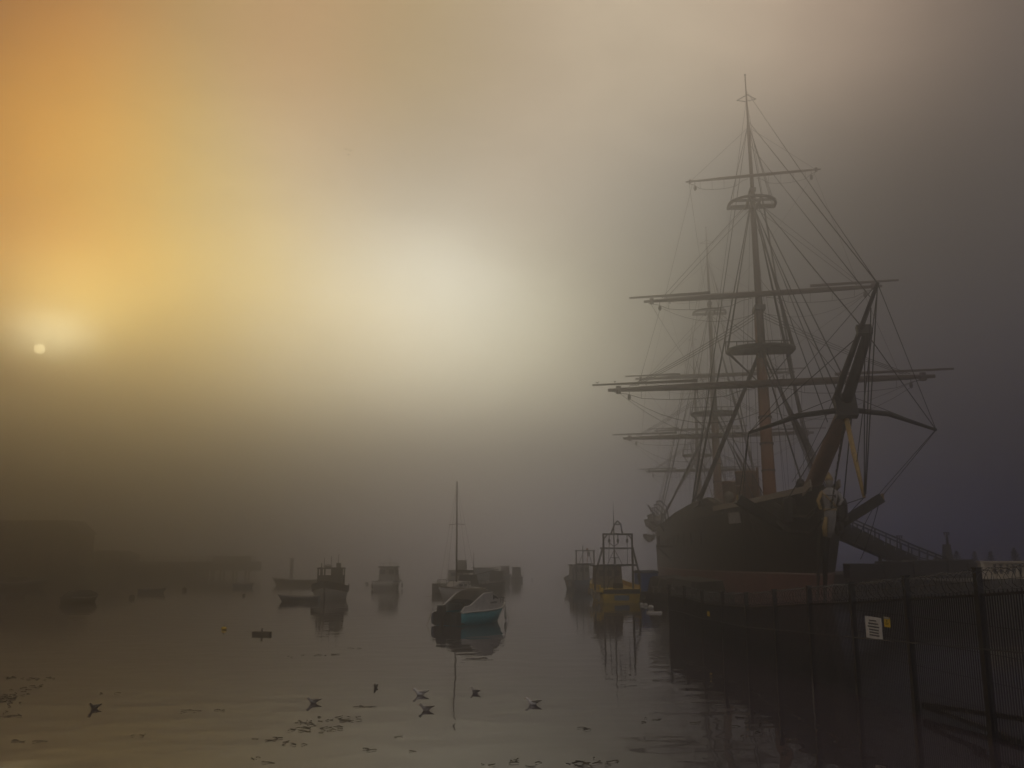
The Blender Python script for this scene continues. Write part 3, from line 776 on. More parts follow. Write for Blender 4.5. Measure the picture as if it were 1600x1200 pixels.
rope('mooring_line', (-B/2, -L/2, .75), (-B/2 - .25, -L/2 - .1, 0.0), tb, .02, .1, M_ROPEL)

# grey-white sailing yacht behind it
L, B = 7.2, 2.5
yb = boat('sailing_yacht', 'small pale sailing yacht with tall bare mast behind the teal boat', 717, 939, 205, 'boats on moorings')
m, sh, hf = hull_mesh(L, B, 1.35, 1.1, .7, .25, .12, flare=.82, mids=1.05)
m.build('hull', M_WHITE, yb, True)
gunwale(L, sh, hf, .05, M_ROPEL, yb)
MB().rings([[(-hf(t_) * .6, -L/2 + L * t_, z0), (-hf(t_) * .5, -L/2 + L * t_, z1), (hf(t_) * .5, -L/2 + L * t_, z1), (hf(t_) * .6, -L/2 + L * t_, z0)] for t_, z0, z1 in ((.28, 1.0, 1.65), (.36, 1.0, 1.72), (.6, 1.0, 1.66), (.72, 1.05, 1.32))]).build('cabin', M_GREYW, yb)
MB().box((0, -1.7, 1.75), (1.5, 1.5, 1.0), taper=.75).build('spray_hood', M_TARP, yb)
for s in (-1, 1):
    for y in (-.9, 0.0, .8): win(yb, (s * .62, y, 1.38), (.1, .5, .18))
ms = MB().tube([(0, .5, 1.6), (0, .55, 6), (0, .6, 10.5)], [.085, .08, .06], 8).build('mast', M_SPAR, yb, True)
MB().tube([(-.8, .55, 6.65), (0, .55, 6.72), (.8, .55, 6.65)], .03, 5).build('spreader', M_SPAR, ms)
MB().tube([(0, .4, 2.5), (0, -2.6, 2.45)], .06, 6).tube([(0, .3, 2.6), (0, -2.5, 2.55)], .11, 6).build('boom_with_furled_sail', M_TARP, yb)
for a, b2 in (((0, .6, 10.4), (0, L/2 - .1, 1.4)), ((0, .6, 10.4), (0, -L/2 + .1, 1.15)), ((0, .6, 10.2), (B/2 - .1, .3, 1.1)), ((0, .6, 10.2), (-B/2 + .1, .3, 1.1))):
    rope('stay', a, b2, ms, .010)
railing(yb, [(-.75, 2.4, 1.2), (-.45, 3.1, 1.28), (0, 3.55, 1.33), (.45, 3.1, 1.28), (.75, 2.4, 1.2)], .6, .02, 'pulpit')
railing(yb, [(-.85, -2.6, 1.05), (-.9, -3.4, 1.08), (.9, -3.4, 1.08), (.85, -2.6, 1.05)], .6, .02, 'pushpit')
rope('mooring_line', (0, L/2, 1.3), (1.2, L/2 + .2, 0.5), yb, .02, .3, M_ROPEL)

# work boat with a pole mast beyond the yacht
L, B = 8.0, 2.9
wb = boat('work_boat', 'grey low work boat with a thin pole mast right behind the yacht', 733, 926, 100, 'boats on moorings')
m, sh, hf = hull_mesh(L, B, 1.3, 1.0, .75, .25, flare=.85); m.build('hull', M_DARK, wb, True)
gunwale(L, sh, hf, .05, M_GREYW, wb)
ch = MB().box((0, -1.2, 1.7), (1.7, 2.2, 1.5), taper=.92).build('wheelhouse', M_GREYW, wb)
for s in (-1, 1): win(wb, (s * .83, -1.2, 2.0), (.06, 1.4, .4))
MB().tube([(0, .5, .9), (0, .5, 4.4)], [.06, .035], 6).build('pole_mast', M_DARK, wb)
MB().bar((0, .5, 1.9), (0, 3.4, 2.6), .08).build('derrick', M_DARK, wb)

# white motor cruiser
def cruiser(label, px, py, heading, d=None, s=1.0, name='motor_cruiser'):
    L, B = 7.6 * s, 3.0 * s
    r = boat(name, label, px, py, heading, 'boats on moorings', d=d)
    m, sh, hf = hull_mesh(L, B, 1.35 * s, 1.0 * s, .85, .25, flare=.86); m.build('hull', M_WHITE, r, True)
    gunwale(L, sh, hf, .07 * s, M_NAVY, r)
    w = MB().box((0, .1 * s, 1.75 * s), (2.15 * s, 2.6 * s, 1.75 * s), taper=.88).build('wheelhouse', M_GREYW, r)
    MB().box((0, .05 * s, 2.72 * s), (2.3 * s, 2.9 * s, .14 * s), taper=.94).build('roof', M_TARP, r)
    for x in (-.55, .55): win(r, (x * s, -1.16 * s, 2.1 * s), (.62 * s, .12 * s, .55 * s)); win(r, (x * s, 1.33 * s, 2.1 * s), (.75 * s, .12 * s, .5 * s))
    for x in (-1, 1):
        win(r, (x * 1.03 * s, .1 * s, 2.1 * s), (.08 * s, 1.7 * s, .5 * s))
        for y in (-2.4, .6):
            MB().tube([(x * (hf((y*s + L/2)/L) + .16 * s), y * s, 1.0 * s), (x * (hf((y*s + L/2)/L) + .16 * s), y * s, .7 * s)], .015, 4).ball((x * (hf((y*s+L/2)/L) + .16 * s), y * s, .38 * s), (.14 * s, .14 * s, .36 * s), 8, 6).build('fender', M_RUBBER, r)
    railing(r, [(-.95 * s, -.9 * s, 2.78 * s), (-.95 * s, .9 * s, 2.78 * s), (.95 * s, .9 * s, 2.78 * s), (.95 * s, -.9 * s, 2.78 * s)], .42 * s, .022, 'roof_rail')
    MB().tube([(.1, 0, 2.7 * s), (.1, 0, 4.1 * s)], .02, 4).build('aerial', M_STEEL, r)
    railing(r, [(-1.2 * s, 1.2 * s, 1.1 * s), (-.9 * s, 2.6 * s, 1.25 * s), (0, 3.7 * s, 1.36 * s), (.9 * s, 2.6 * s, 1.25 * s), (1.2 * s, 1.2 * s, 1.1 * s)], .5 * s, .02)
    return r
cruiser('pale motor cruiser with boxy wheelhouse and hanging fenders, seen stern-on', 607, 920, 4)

# dark fishing boat, bow towards the camera
L, B = 8.2, 3.1
fb = boat('fishing_boat', 'dark-topped fishing boat with pale lower bow facing the camera', 515, 936, 176, 'boats on moorings', 'fishing boat')
m, sh, hf = hull_mesh(L, B, 1.45, 1.0, .8, .25, .10, flare=.86, full=2.9); m.build('hull', M_WHITE, fb, True)
rg = []
for side in (1, -1):
    rg = [[(side * (hf(i/14) + .03), -L/2 + L * i/14, sh(i/14) - .3), (side * (hf(i/14) + .08), -L/2 + L * i/14, sh(i/14) + .28), (side * (hf(i/14) - .02), -L/2 + L * i/14, sh(i/14) + .28), (side * max(.01, hf(i/14) - .06), -L/2 + L * i/14, sh(i/14) - .3)] for i in range(15)]
    MB().rings(rg).build('bulwark', M_DARK, fb)
MB().bar((0, L/2 - .55, -.2), (0, L/2 + .08, 1.6), .12, .2).build('stem_post', M_WOOD, fb)
# wheelhouse frame: posts, sill and roof with the fog seen through the windows
wh = MB().box((0, -.6, 1.6), (2.3, 2.1, 1.1)).build('wheelhouse', M_DARK, fb)
for x in (-1.1, -.15, .75, 1.1):
    for y in (-1.55, .35): MB().box((x, y, 2.4), (.14, .12, .7)).build('window_post', M_DARK, wh)
MB().box((-.65, .36, 2.4), (.9, .06, .68)).build('boarded_window', M_DARK, wh)
MB().box((0, -.6, 2.8), (2.45, 2.4, .13), taper=.94).build('wheelhouse_roof', M_DARK, fb)
MB().ball((.35, -.6, 3.0), (.42, .42, .18), 10, 5).build('radar_dome', M_GREYW, fb)
MB().box((-.7, -.2, 3.08), (.4, .4, .42)).build('search_light', M_DARK, fb)
for x, y, z in ((.1, -1, 3.9), (.72, -.9, 3.75), (-.55, -1.3, 4.1)): MB().tube([(x, y, 2.8), (x, y, z)], .025, 4).build('aerial', M_DARK, fb)
MB().box((.95, -.7, 3.0), (.12, .12, .6), taper=.5).build('exhaust_stack', M_WOOD, fb)
MB().box((1.2, -2.5, 1.5), (.5, .6, .8)).build('net_hauler', M_DARK, fb)
# tender tied to it
def dinghy(label, px, py, heading, L=3.4, B=1.5, m_=None, cover=False, name='dinghy', d=None, cat='dinghy'):
    r = boat(name, label, px, py, heading, 'small open boats', cat, d=d)
    m, sh, hf = hull_mesh(L, B, .62, .50, .75, .15, open_=not cover, mids=.44); m.build('hull', m_ or M_NAVY, r, True)
    gunwale(L, sh, hf, .035, M_GREYW, r)
    for t_ in ((.25, .5) if not cover else ()):
        MB().box((0, -L/2 + L * t_, .33), (hf(t_) * 1.85, .24, .04)).build('thwart', M_WOOD, r)
    if cover:
        MB().rings([[(-hf(t_) * .98, -L/2 + L * t_, .44), (-hf(t_) * .7, -L/2 + L * t_, z), (hf(t_) * .7, -L/2 + L * t_, z), (hf(t_) * .98, -L/2 + L * t_, .44)] for t_, z in ((.02, .6), (.25, 1.0), (.55, 1.05), (.8, .8), (.97, .58))]).build('canvas_cover', M_TARP, r, True)
    return r
dinghy('dark open tender moored on the port side of the dark fishing boat', 466, 940, 268, 3.6, 1.5, M_NAVY)
# long low barge beyond
L, B = 7.4, 2.2
bb = boat('open_launch', 'long low dark launch lying broadside beyond the fishing boat', 463, 914, 272, 'boats on moorings')
m, sh, hf = hull_mesh(L, B, 1.05, .8, .8, .2, open_=True, mids=.72); m.build('hull', M_DARK, bb, True); gunwale(L, sh, hf, .05, M_GREYW, bb)
for t_ in (.2, .42, .64): MB().box((0, -L/2 + L * t_, .55), (hf(t_) * 1.85, .3, .05)).build('thwart', M_WOOD, bb)
dinghy('small pale dinghy far out, alone between two channel piles and the launch', 381, 918, 88, 2.7, 1.3, M_DBLUE)
dinghy('dark open rowing boat floating near the middle of the left water', 238, 927, 80, 2.9, 1.4, M_NAVY)
dinghy('dinghy with a humped dark canvas cover near the left side', 128, 941, 20, 3.6, 1.75, M_DARK, True)
L, B = 9.0, 2.8
lb = boat('moored_launch', 'low dark moored launch at the left edge, dim in fog', 22, 918, 85, 'boats on moorings', d=118)
m, sh, hf = hull_mesh(L, B, 1.2, .8, .8, .2); m.build('hull', M_NAVY, lb, True); gunwale(L, sh, hf, .05, M_GREYW, lb)
MB().box((0, .6, 1.1), (1.6, 2.6, .8), taper=.85).build('cabin', M_DARK, lb)
# far boats dissolving in fog
def far_boat(label, px, py, heading, d, L, B, m_, ch, mast=0, name='distant_fishing_boat', cy=0.0):
    r = boat(name, label, px, py, heading, 'distant boats in the fog', d=d)
    m, sh, hf = hull_mesh(L, B, L * .16, L * .12, .8, .25, flare=.86); m.build('hull', m_, r, True)
    gunwale(L, sh, hf, .06, M_GREYW, r)
    zc_ = L * .115
    MB().box((0, cy, zc_ + ch / 2), (B * .68, L * .34, ch), taper=.9).build('wheelhouse', m_, r)
    MB().box((0, cy, zc_ + ch + .06), (B * .74, L * .38, .12)).build('roof', M_DARK, r)
    for x in (-.18, .18): win(r, (x * B, cy - L * .17, zc_ + ch * .65), (.22 * B, .14, ch * .3))
    if mast: MB().tube([(0, cy + L * .2, zc_), (0, cy + L * .2, zc_ + mast)], [.07, .04], 5).build('mast', M_DARK, r)
    return r
far_boat('dark hulled fishing boat with square wheelhouse right of the yacht, stern-on', 776, 915, 5, 122, 7, 2.5, M_DARK, 1.25)
far_boat('long grey boat with sloping cabin top between the yacht and the square wheelhouse', 756, 909, 75, 142, 9, 3.0, M_DBLUE, 1.3, 0)
far_boat('faint boat with one thin aerial, second from the open water on its right', 789, 903, 0, 168, 6.5, 2.6, M_DARK, 1.7, 3.8)
far_boat('faint stubby boat farthest right among the distant boats', 807, 905, 0, 160, 6, 2.4, M_DARK, 1.6, 2.4)
far_boat('faint tall boxy boat directly behind the yacht mast', 721, 906, 0, 150, 8, 2.6, M_DARK, 2.6)

# yellow trawler, stern towards the camera
TR = boat('stern_trawler', 'yellow-sterned fishing trawler with tall steel gantry beside the warship', 956, 938, -3, None, 'trawler')
L, B = 10.5, 3.8
m, sh, hf = hull_mesh(L, B, 1.9, 1.15, .86, .3, .10, flare=.9, mids=1.1); m.build('hull', M_YELL, TR, True)
gunwale(L, sh, hf, .09, M_DARK, TR, 'rubbing_strake', z=-.35)
y0 = -L / 2
MB().box((0, y0 - .05, .95), (3.1, .1, .36)).build('stern_rail', M_DARK, TR)
MB().box((0, y0 - .04, .42), (1.25, .06, .42)).build('stern_panel', M_DBLUE, TR)
for s in (-1, 1):
    MB().rings([[(s * (hf(i/14) + .03), -L/2 + L*i/14, sh(i/14) - .02), (s * (hf(i/14) + .03), -L/2 + L*i/14, sh(i/14) + .35), (s * (hf(i/14) - .05), -L/2 + L*i/14, sh(i/14) + .35), (s * max(.01, hf(i/14) - .05), -L/2 + L*i/14, sh(i/14) - .02)] for i in range(1, 15)]).build('bulwark', M_YELL, TR)
MB().box((-.25, .9, 2.05), (2.4, 2.6, 1.9), taper=.93).build('wheelhouse', mat('drab_wheelhouse_paint', (0.22, 0.18, 0.13), .6, .3, 2), TR)
MB().box((-.25, .9, 3.05), (2.7, 2.9, .12)).build('wheelhouse_roof', M_DARK, TR)
for x in (-.95, -.25, .45): win(TR, (x, -.44, 2.4), (.42, .1, .5))
def frame(nm, pts, w, par=TR, m_=M_DARK):
    mm = MB()
    for a, b2 in pts: mm.bar(a, b2, w)
    return mm.build(nm, m_, par)
yg_ = y0 + 1.4
gx = 1.25
ga = frame('gantry', [((-gx, yg_, 1.1), (-gx, yg_, 5.75)), ((gx, yg_, 1.1), (gx, yg_, 5.75)), ((-gx - .07, yg_, 5.75), (gx + .07, yg_, 5.75))], .15)
frame('cross_beam', [((-gx - .3, yg_ + .01, 4.55), (gx + .15, yg_ + .01, 4.55))], .15, ga)
frame('cross_beam', [((-gx - .35, yg_ + .01, 3.12), (gx + .3, yg_ + .01, 3.12))], .15, ga)
frame('gantry_leg', [((-gx - .1, yg_, 4.5), (-gx - .75, yg_ + .3, 2.3)), ((-gx - .75, yg_ + .3, 2.3), (-gx - .75, yg_ + .3, 1.0))], .15, ga)
frame('gantry_leg', [((gx + .05, yg_, 4.5), (gx + .62, yg_ + .3, 2.4)), ((gx + .62, yg_ + .3, 2.4), (gx + .62, yg_ + .3, 1.0))], .15, ga)
frame('top_frame', [((-.62, yg_, 5.7), (-.25, yg_, 6.6)), ((.42, yg_, 5.7), (.3, yg_, 6.6)), ((-.3, yg_, 6.6), (.35, yg_, 6.6)), ((-.25, yg_, 6.6), (.02, yg_, 6.9)), ((.3, yg_, 6.6), (.02, yg_, 6.9))], .11, ga)
frame('brace', [((-gx, yg_, 5.3), (-gx + .35, yg_, 5.72))], .09, ga); frame('brace', [((gx, yg_, 5.3), (gx - .35, yg_, 5.72))], .09, ga)
for x in (-.75, .02, .82):
    MB().tube([(x, yg_, 5.7), (x, yg_, 5.35)], .03, 4).ball((x, yg_, 5.18), (.11, .11, .2), 6, 4).build('hanging_block', M_DARK, ga)
MB().tube([(-.25, yg_ + .5, 1.2), (-.25, yg_ + .5, 6.0), (-.25, yg_ + .5, 8.6)], [.06, .05, .012], 6).build('mast', M_DARK, TR)
frame('aerial_bracket', [((-.65, yg_ + .5, 5.0), (-.25, yg_ + .5, 4.7)), ((.15, yg_ + .5, 5.0), (-.25, yg_ + .5, 4.7)), ((-.55, yg_ + .5, 3.75), (.1, yg_ + .5, 3.75))], .05)
for a, b2 in (((-.25, yg_ + .5, 4.4), (-.9, yg_ + .6, 3.1)), ((-.2, yg_ + .5, 4.4), (.5, yg_ + .6, 3.1)), ((.82, yg_, 5.1), (.8, yg_, 3.2)), ((-.75, yg_, 5.1), (-.9, yg_, 1.5)), ((-.2, yg_ + .4, 3.8), (-.1, yg_, 1.4))):
    rope('rigging_wire', a, b2, TR, .022)
MB().rings([ell((.05, yg_ + .6, 1.0), .45, .45, 12), ell((.05, yg_ + .6, 1.6), .42, .42, 12)]).build('net_winch', M_DARK, TR)
for k, (y, z) in enumerate(((-4.6, .45), (-3.4, .6), (-2.0, .75), (-.4, .85))):
    x = -(hf((y + L/2)/L) + .17)
    MB().tube([(x, y, 1.35), (x, y, z + .3)], .02, 4).ball((x, y, z), (.15, .15, .38), 8, 6).build('fender', M_CREAM, TR)
MB().ball((hf(.05) + .2, y0 + .4, .5), (.22, .22, .26), 8, 6).build('fender', M_RUBBER, TR)
frame('outrigger', [((gx + .6, yg_ + .8, 2.3), (gx + .85, yg_ + 1.2, .9))], .1); frame('ramp_post', [((-1.0, yg_ + .2, 1.1), (-.7, yg_ + .2, 1.9)), ((-.7, yg_ + .2, 1.9), (-.2, yg_ + .2, 2.15))], .1)

# second, paler trawler behind it
T2 = boat('moored_trawler', 'pale blue-grey trawler with a small gantry behind the yellow-sterned one', 905, 921, -8, None, 'trawler')
L, B = 9.5, 3.5
m, sh, hf = hull_mesh(L, B, 1.8, 1.2, .85, .3, .10, flare=.9); m.build('hull', M_DBLUE, T2, True)
gunwale(L, sh, hf, .09, M_DARK, T2)
MB().box((.3, 1.2, 2.0), (2.2, 2.4, 1.9), taper=.93).build('wheelhouse', M_GREYW, T2)
MB().box((.3, 1.2, 3.0), (2.4, 2.7, .12)).build('wheelhouse_roof', M_DARK, T2)
for x in (-.3, .4, 1.0): win(T2, (x, -.03, 2.4), (.45, .1, .5))
yq = -L/2 + 1.6
g2 = frame('gantry', [((-1.0, yq, 1.2), (-1.0, yq, 4.7)), ((1.2, yq, 1.2), (1.2, yq, 4.7)), ((-1.15, yq, 4.7), (1.35, yq, 4.7)), ((-1.0, yq, 3.1), (1.2, yq, 3.1))], .15, T2)
frame('gantry_leg', [((-1.0, yq, 3.1), (-1.35, yq + .3, 2.5)), ((-1.35, yq + .3, 2.5), (-1.35, yq + .3, 1.1))], .12, g2)
MB().tube([(-.1, yq + .4, 1.2), (-.1, yq + .4, 5.3)], .06, 5).build('mast', M_DARK, T2)
MB().ball((.55, yq, 4.3), (.18, .14, .3), 6, 4).build('hanging_block', M_DARK, g2)
MB().ball((1.4, 1.4, 4.9), (.16, .16, .2), 6, 4).tube([(1.4, 1.4, 3.0), (1.4, 1.4, 4.9)], .04, 4).build('masthead_light', M_ORANGE, T2)
for x, yy in ((-1.6, -3.5), (-1.75, -2)): MB().ball((x - .15, yy, .7), (.14, .14, .35), 8, 6).build('fender', M_CREAM, T2)
frame('brace', [((-.6, yq, 3.2), (-.1, yq, 4.6)), ((.9, yq, 3.2), (.55, yq, 4.6))], .07, g2)

# work barge with stacked gear beyond the fence
BG = thing('work_barge', 'dark flat work barge with covered gear moored ahead of the warship', 'barge', (0, 0, 0), 0)
pa_, pb_ = onz(1008, 938), onz(1112, 947)
kq = 1 + 3 / ((pa_.y + pb_.y) / 2)
BG.location = ((pa_.x + pb_.x) / 2 * kq + .3, (pa_.y + pb_.y) / 2 + 3, 0)
BG.rotation_euler = (0, 0, math.atan2(pb_.y - pa_.y, pb_.x - pa_.x))
WB = (pb_ - pa_).length
MB().rings([[(x * k, y * k2, z) for x, y in ((-WB/2, -2), (WB/2, -2), (WB/2, 2), (-WB/2, 2))] for z, k, k2 in ((-.6, .95, .9), (.05, 1, 1), (.75, 1, 1))]).build('hull', M_DARK, BG)
MB().rings([[(x, y0_, .75), (x, y0_ + .3, z1), (x, 1.2, z1 + .12), (x, 1.5, .75)] for x, y0_, z1 in ((-WB/2 + 2.1, -1.3, 1.95), (-WB/2 + 3, -1.5, 2.12), (-.4, -1.45, 1.85), (.9, -1.55, 2.05), (WB/2 - 1.2, -1.5, 1.8), (WB/2 - .4, -1.3, 1.75))]).build('covered_gear', M_TARP, BG)
for k, (x, y, w, hh) in enumerate(((-1.6, -1.75, .7, .5), (-.6, -1.8, .6, .45), (.9, -1.75, .8, .55), (2.0, -1.8, .6, .4))):
    MB().box((x, y, .75 + hh / 2), (w, .45, hh)).build('gear_bin', M_WOOD, BG)
MB().bar((-.8, -1.9, .8), (-.4, -1.6, 2.0), .08).build('gear_pole', M_CREAM, BG)
railing(BG, [(x, -1.95, .75) for x in (-1.5, -.2, 1.1, 2.3, WB/2 - .1)], 1.0, .03)
bc = thing('blue_container', 'bright blue covered container standing on the end of the work barge', 'container', tuple(Matrix.Rotation(BG.rotation_euler.z, 3, 'Z') @ Vector((-WB/2 + 1.0, -.8, .75)) + Vector(BG.location)), BG.rotation_euler.z)
MB().box((0, 0, .85), (1.55, 1.6, 1.7)).build('body', M_BLUE, bc)
MB().rings([[(-.86, y, 1.62), (-.6, y, 1.88), (.6, y, 1.84), (.86, y, 1.62)] for y in (-.88, .88)]).build('cover', M_NAVY, bc)
for x in (-.72, 0, .72): MB().box((x, -.82, .82), (.06, .05, 1.6)).build('batten', M_BLUE, bc)

# floats and buoys
def buoy(label, px, py, r, m_, name='mooring_buoy', flat=.8, post=0.0):
    p = onz(px, py)
    o = thing(name, label, 'buoy', p, 0, 'floats and mooring buoys')
    MB().ball((0, 0, r * .45), (r, r, r * flat), 10, 7).build('float', m_, o, True)
    MB().tube([(0, 0, r), (0, 0, r * 1.45 + post)], r * .16, 6).build('lifting_eye' if not post else 'pickup_pole', M_DARK, o)
    return o
buoy('white round float nearest the blue container', 1003, 946, .17, M_BUOYW)
buoy('white round float in the middle of the little row under the blue container', 1009, 947, .17, M_BUOYW)
buoy('largest white round float, right end of the little row under the blue container', 1017, 951, .22, M_BUOYW)
buoy('dark buoy left of the open rowing boat', 206, 935, .28, M_DARK)
buoy('dark buoy right of the open rowing boat', 288, 923, .3, M_DARK)
buoy('tiny dark buoy under the pale far dinghy', 381, 931, .16, M_DARK)
buoy('small dark buoy just left of the pale motor cruiser', 573, 913, .26, M_DARK)
buoy('dark buoy below the farthest right distant boat', 801, 908, .35, M_DARK)
buoy('tiny far buoy alone on the open water right of the distant boats', 831, 906, .2, M_DARK)
buoy('small yellow buoy lying flat on the water left of the raft', 350, 984, .15, M_YELS, flat=.55)
fl = thing('foam_raft', 'flat white foam float lying on the water under the white buoys', 'float', onz(1022, 958), R(8))
MB().rings([[(x, y, z) for x, y in ((-.5*k, -.2*k), (.5*k, -.2*k), (.5*k, .2*k), (-.5*k, .2*k))] for z, k in ((-.05, .92), (.01, 1), (.07, 1), (.10, .93))]).build('body', M_BUOYW, fl)
MB().bar((-.5, 0, .11), (.5, 0, .11), .03).build('strap', M_ROPEL, fl)
rf = thing('mooring_raft', 'low dark floating timber with a stub bollard in its middle', 'raft', onz(409, 992), R(-6))
MB().rings([[(x, y, z) for x, y in ((-.44*k, -.16*k), (.44*k, -.16*k), (.44*k, .16*k), (-.44*k, .16*k))] for z, k in ((-.05, .95), (.10, 1), (.15, .96))]).build('timber', M_WOOD, rf)
MB().tube([(0, 0, .14), (0, 0, .22), (0, 0, .30)], [.05, .045, .06], 8).build('bollard', M_DARK, rf)

# ------------------------------------------------------------------ security fence running out into the water
HT = [3.75, 3.56, 3.34, 3.13, 2.92, 2.73, 2.53, 2.33, 2.27, 2.22, 2.32, 2.30]
def fpt(i): return Vector((9.6 - .188 * i, 18.9 + 3.03 * i, 0))
FI = list(range(-2, 10))
fence = thing('security_fence', 'dark steel security fence with razor wire running out across the water', 'fence', fpt(0), 0)
fo = fpt(0)
P = {i: fpt(i) - fo for i in FI}; H = {i: HT[k] for k, i in enumerate(FI)}
TOPM = .54
barv = None
for i in FI:
    p = P[i]
    po = MB().box((p.x, p.y, H[i] / 2 - .4), (.12, .16, H[i] + .8)).build('post', M_FENCE, fence)
    MB().box((p.x, p.y, H[i] + .012), (.15, .19, .025)).build('post_cap', M_FENCE, po)
fd = (P[1] - P[0]).normalized(); fn_ = Vector((fd.y, -fd.x, 0))
for i in FI[:-1]:
    a, b2 = P[i], P[i + 1]; za, zb = H[i] - TOPM, H[i + 1] - TOPM
    m = MB(); nb = 34
    for k in range(1, nb):
        u = k / nb; q = a.lerp(b2, u); zt = za + (zb - za) * u
        m.bar(q + Vector((0, 0, -.7)), q + Vector((0, 0, zt)), .021, .021)
    for hz in (.55, 1.1, 1.65, 2.2):
        if hz < min(za, zb): m.bar(a + fn_ * .02 + Vector((0, 0, hz)), b2 + fn_ * .02 + Vector((0, 0, hz)), .012)
    tag(m.build('mesh_panel', M_FENCE, fence), kind='stuff')
    MB().bar(a + Vector((0, 0, za)), b2 + Vector((0, 0, zb)), .05).build('top_rail', M_FENCE, fence)
    MB().bar(a - fn_ * .06 + Vector((0, 0, za * .62)), b2 - fn_ * .06 + Vector((0, 0, zb * .62)), .03).build('middle_rail', M_STEEL, fence)
    # spiked toppings
    m = MB()
    for k in range(40):
        q = a.lerp(b2, (k + .5) / 40); zt = za + (zb - za) * (k + .5) / 40
        m.bar(q + Vector((0, 0, zt)), q + Vector((0, 0, zt + .09)) + fn_ * (.03 if k % 2 else -.03), .010)
    tag(m.build('spike_strip', M_FENCE, fence), kind='stuff')
    # razor coil
    m = MB(); pts = []
    n = 13 * 12
    for k in range(n + 1):
        u = k / n; q = a.lerp(b2, u); zt = za + (zb - za) * u + .30
        an = 2 * math.pi * k / 12
        wob = .02 * math.sin(k * 1.7 + i)
        pts.append(q + fn_ * (math.cos(an) * (.22 + wob)) + Vector((0, 0, zt + math.sin(an) * (.22 + wob))))
    m.tube(pts, .0075, 3).build('razor_coil', M_STEEL, fence)
    for dz in (.28, .48):
        MB().tube([a + Vector((0, 0, za + dz)), b2 + Vector((0, 0, zb + dz))], .006, 4).build('strand_wire', M_STEEL, fence)
# two low timber walings behind the near panels, spreading from a common joint
for i, z0, z1 in ((-2, .98, .70), (-1, .70, .45), (0, .45, .22)):
    MB().bar(P[i] + fn_ * .16 + Vector((0, 0, z0)), P[i+1] + fn_ * .16 + Vector((0, 0, z1)), .09).build('waling', M_WOOD, fence)
for i, z0, z1 in ((-1, .04, .07), (0, .07, .17)):
    MB().bar(P[i] + fn_ * .28 + Vector((0, 0, z0)), P[i+1] + fn_ * .18 + Vector((0, 0, z1)), .09).build('waling', M_WOOD, fence)
# signs
def fence_sign(name, label, px, py, w, hh, m_, bars, tilt=0.0, ink=M_INK):
    r = ray(px, py); n2 = fn_
    # meet the fence plane
    tt = (fo - Vector((0, 0, 0)) - n2 * .03).dot(n2) / Vector((r.x, r.y, 0)).dot(n2)
    p = Vector((r.x * tt, r.y * tt, CAMH + r.z * tt))
    o = thing(name, label, 'sign', p - n2 * 0.03, math.atan2(fd.y, fd.x))
    MB().box((0, 0, 0), (w, .012, hh), ry=tilt).build('board', m_, o)
    side = 1 if (Matrix.Rotation(o.rotation_euler.z, 3, 'Z') @ Vector((0, 1, 0))).dot(-n2) > 0 else -1
    for (x, z, bw, bh) in bars:
        MB().box((x * w, side * .009, z * hh), (bw * w, .004, bh * hh), ry=tilt).build('text_line', ink, o)
    return o
fence_sign('notice_board', 'large white notice with grey lines of text on the fence', 1367, 981, .90, .54, M_BUOYW,
           [(0.02, .33, .45, .06), (0, .19, .62, .06), (0, .05, .72, .06), (-.02, -.09, .58, .06), (-.02, -.22, .56, .06), (-.03, -.34, .60, .06)])
ws = fence_sign('warning_sign', 'small yellow and white warning sign right of the large notice', 1388, 972, .30, .24, M_YELS, [(0, -.10, .55, .07), (0, -.25, .5, .05), (0, .12, .16, .16)])
MB().box((0, (.009 if ws.children[1].data.vertices[0].co.y > 0 else -.009), .095), (.29, .004, .045)).build('white_header', M_GREYW, ws)
fence_sign('small_tag_sign', 'tiny yellow tag sign on the far end of the fence', 1108, 959, .34, .2, M_YELS, [(0, -.1, .5, .1)])

# ------------------------------------------------------------------ quay on the right, gangway, lamps, planted trees
qa = lambda d: axis_lat(d) + 10.6
m = MB(); quay_z = 2.0
pl = [(qa(61), 61), (75, 61), (75, 135), (qa(135), 135)]
m.rings([[(x, y, z) for x, y in pl] for z in (-.8, quay_z)])
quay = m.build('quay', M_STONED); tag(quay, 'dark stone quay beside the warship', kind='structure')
# coping stones and wall courses of the quay front
cop = None
for k in range(24):
    x = qa(61) + .95 + 1.9 * k
    if x > 74: break
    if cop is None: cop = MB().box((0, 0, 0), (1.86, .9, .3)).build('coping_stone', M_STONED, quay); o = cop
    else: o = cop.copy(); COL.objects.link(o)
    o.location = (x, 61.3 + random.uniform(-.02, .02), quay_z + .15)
blk = None
for r_ in range(3):
    for k in range(13):
        x = qa(61) + .8 + 1.65 * k + (.8 if r_ % 2 else 0)
        if x > 50: break
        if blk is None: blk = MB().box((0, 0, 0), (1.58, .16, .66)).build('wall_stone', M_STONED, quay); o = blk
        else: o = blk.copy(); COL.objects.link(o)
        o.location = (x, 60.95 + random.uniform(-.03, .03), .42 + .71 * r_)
# iron ladder and timber fender piles
for k in range(5):
    MB().box((qa(61) + 2.5 + 4.2 * k, 60.7, .72), (.35, .35, 3.0)).build('fender_pile', M_WOOD, quay)
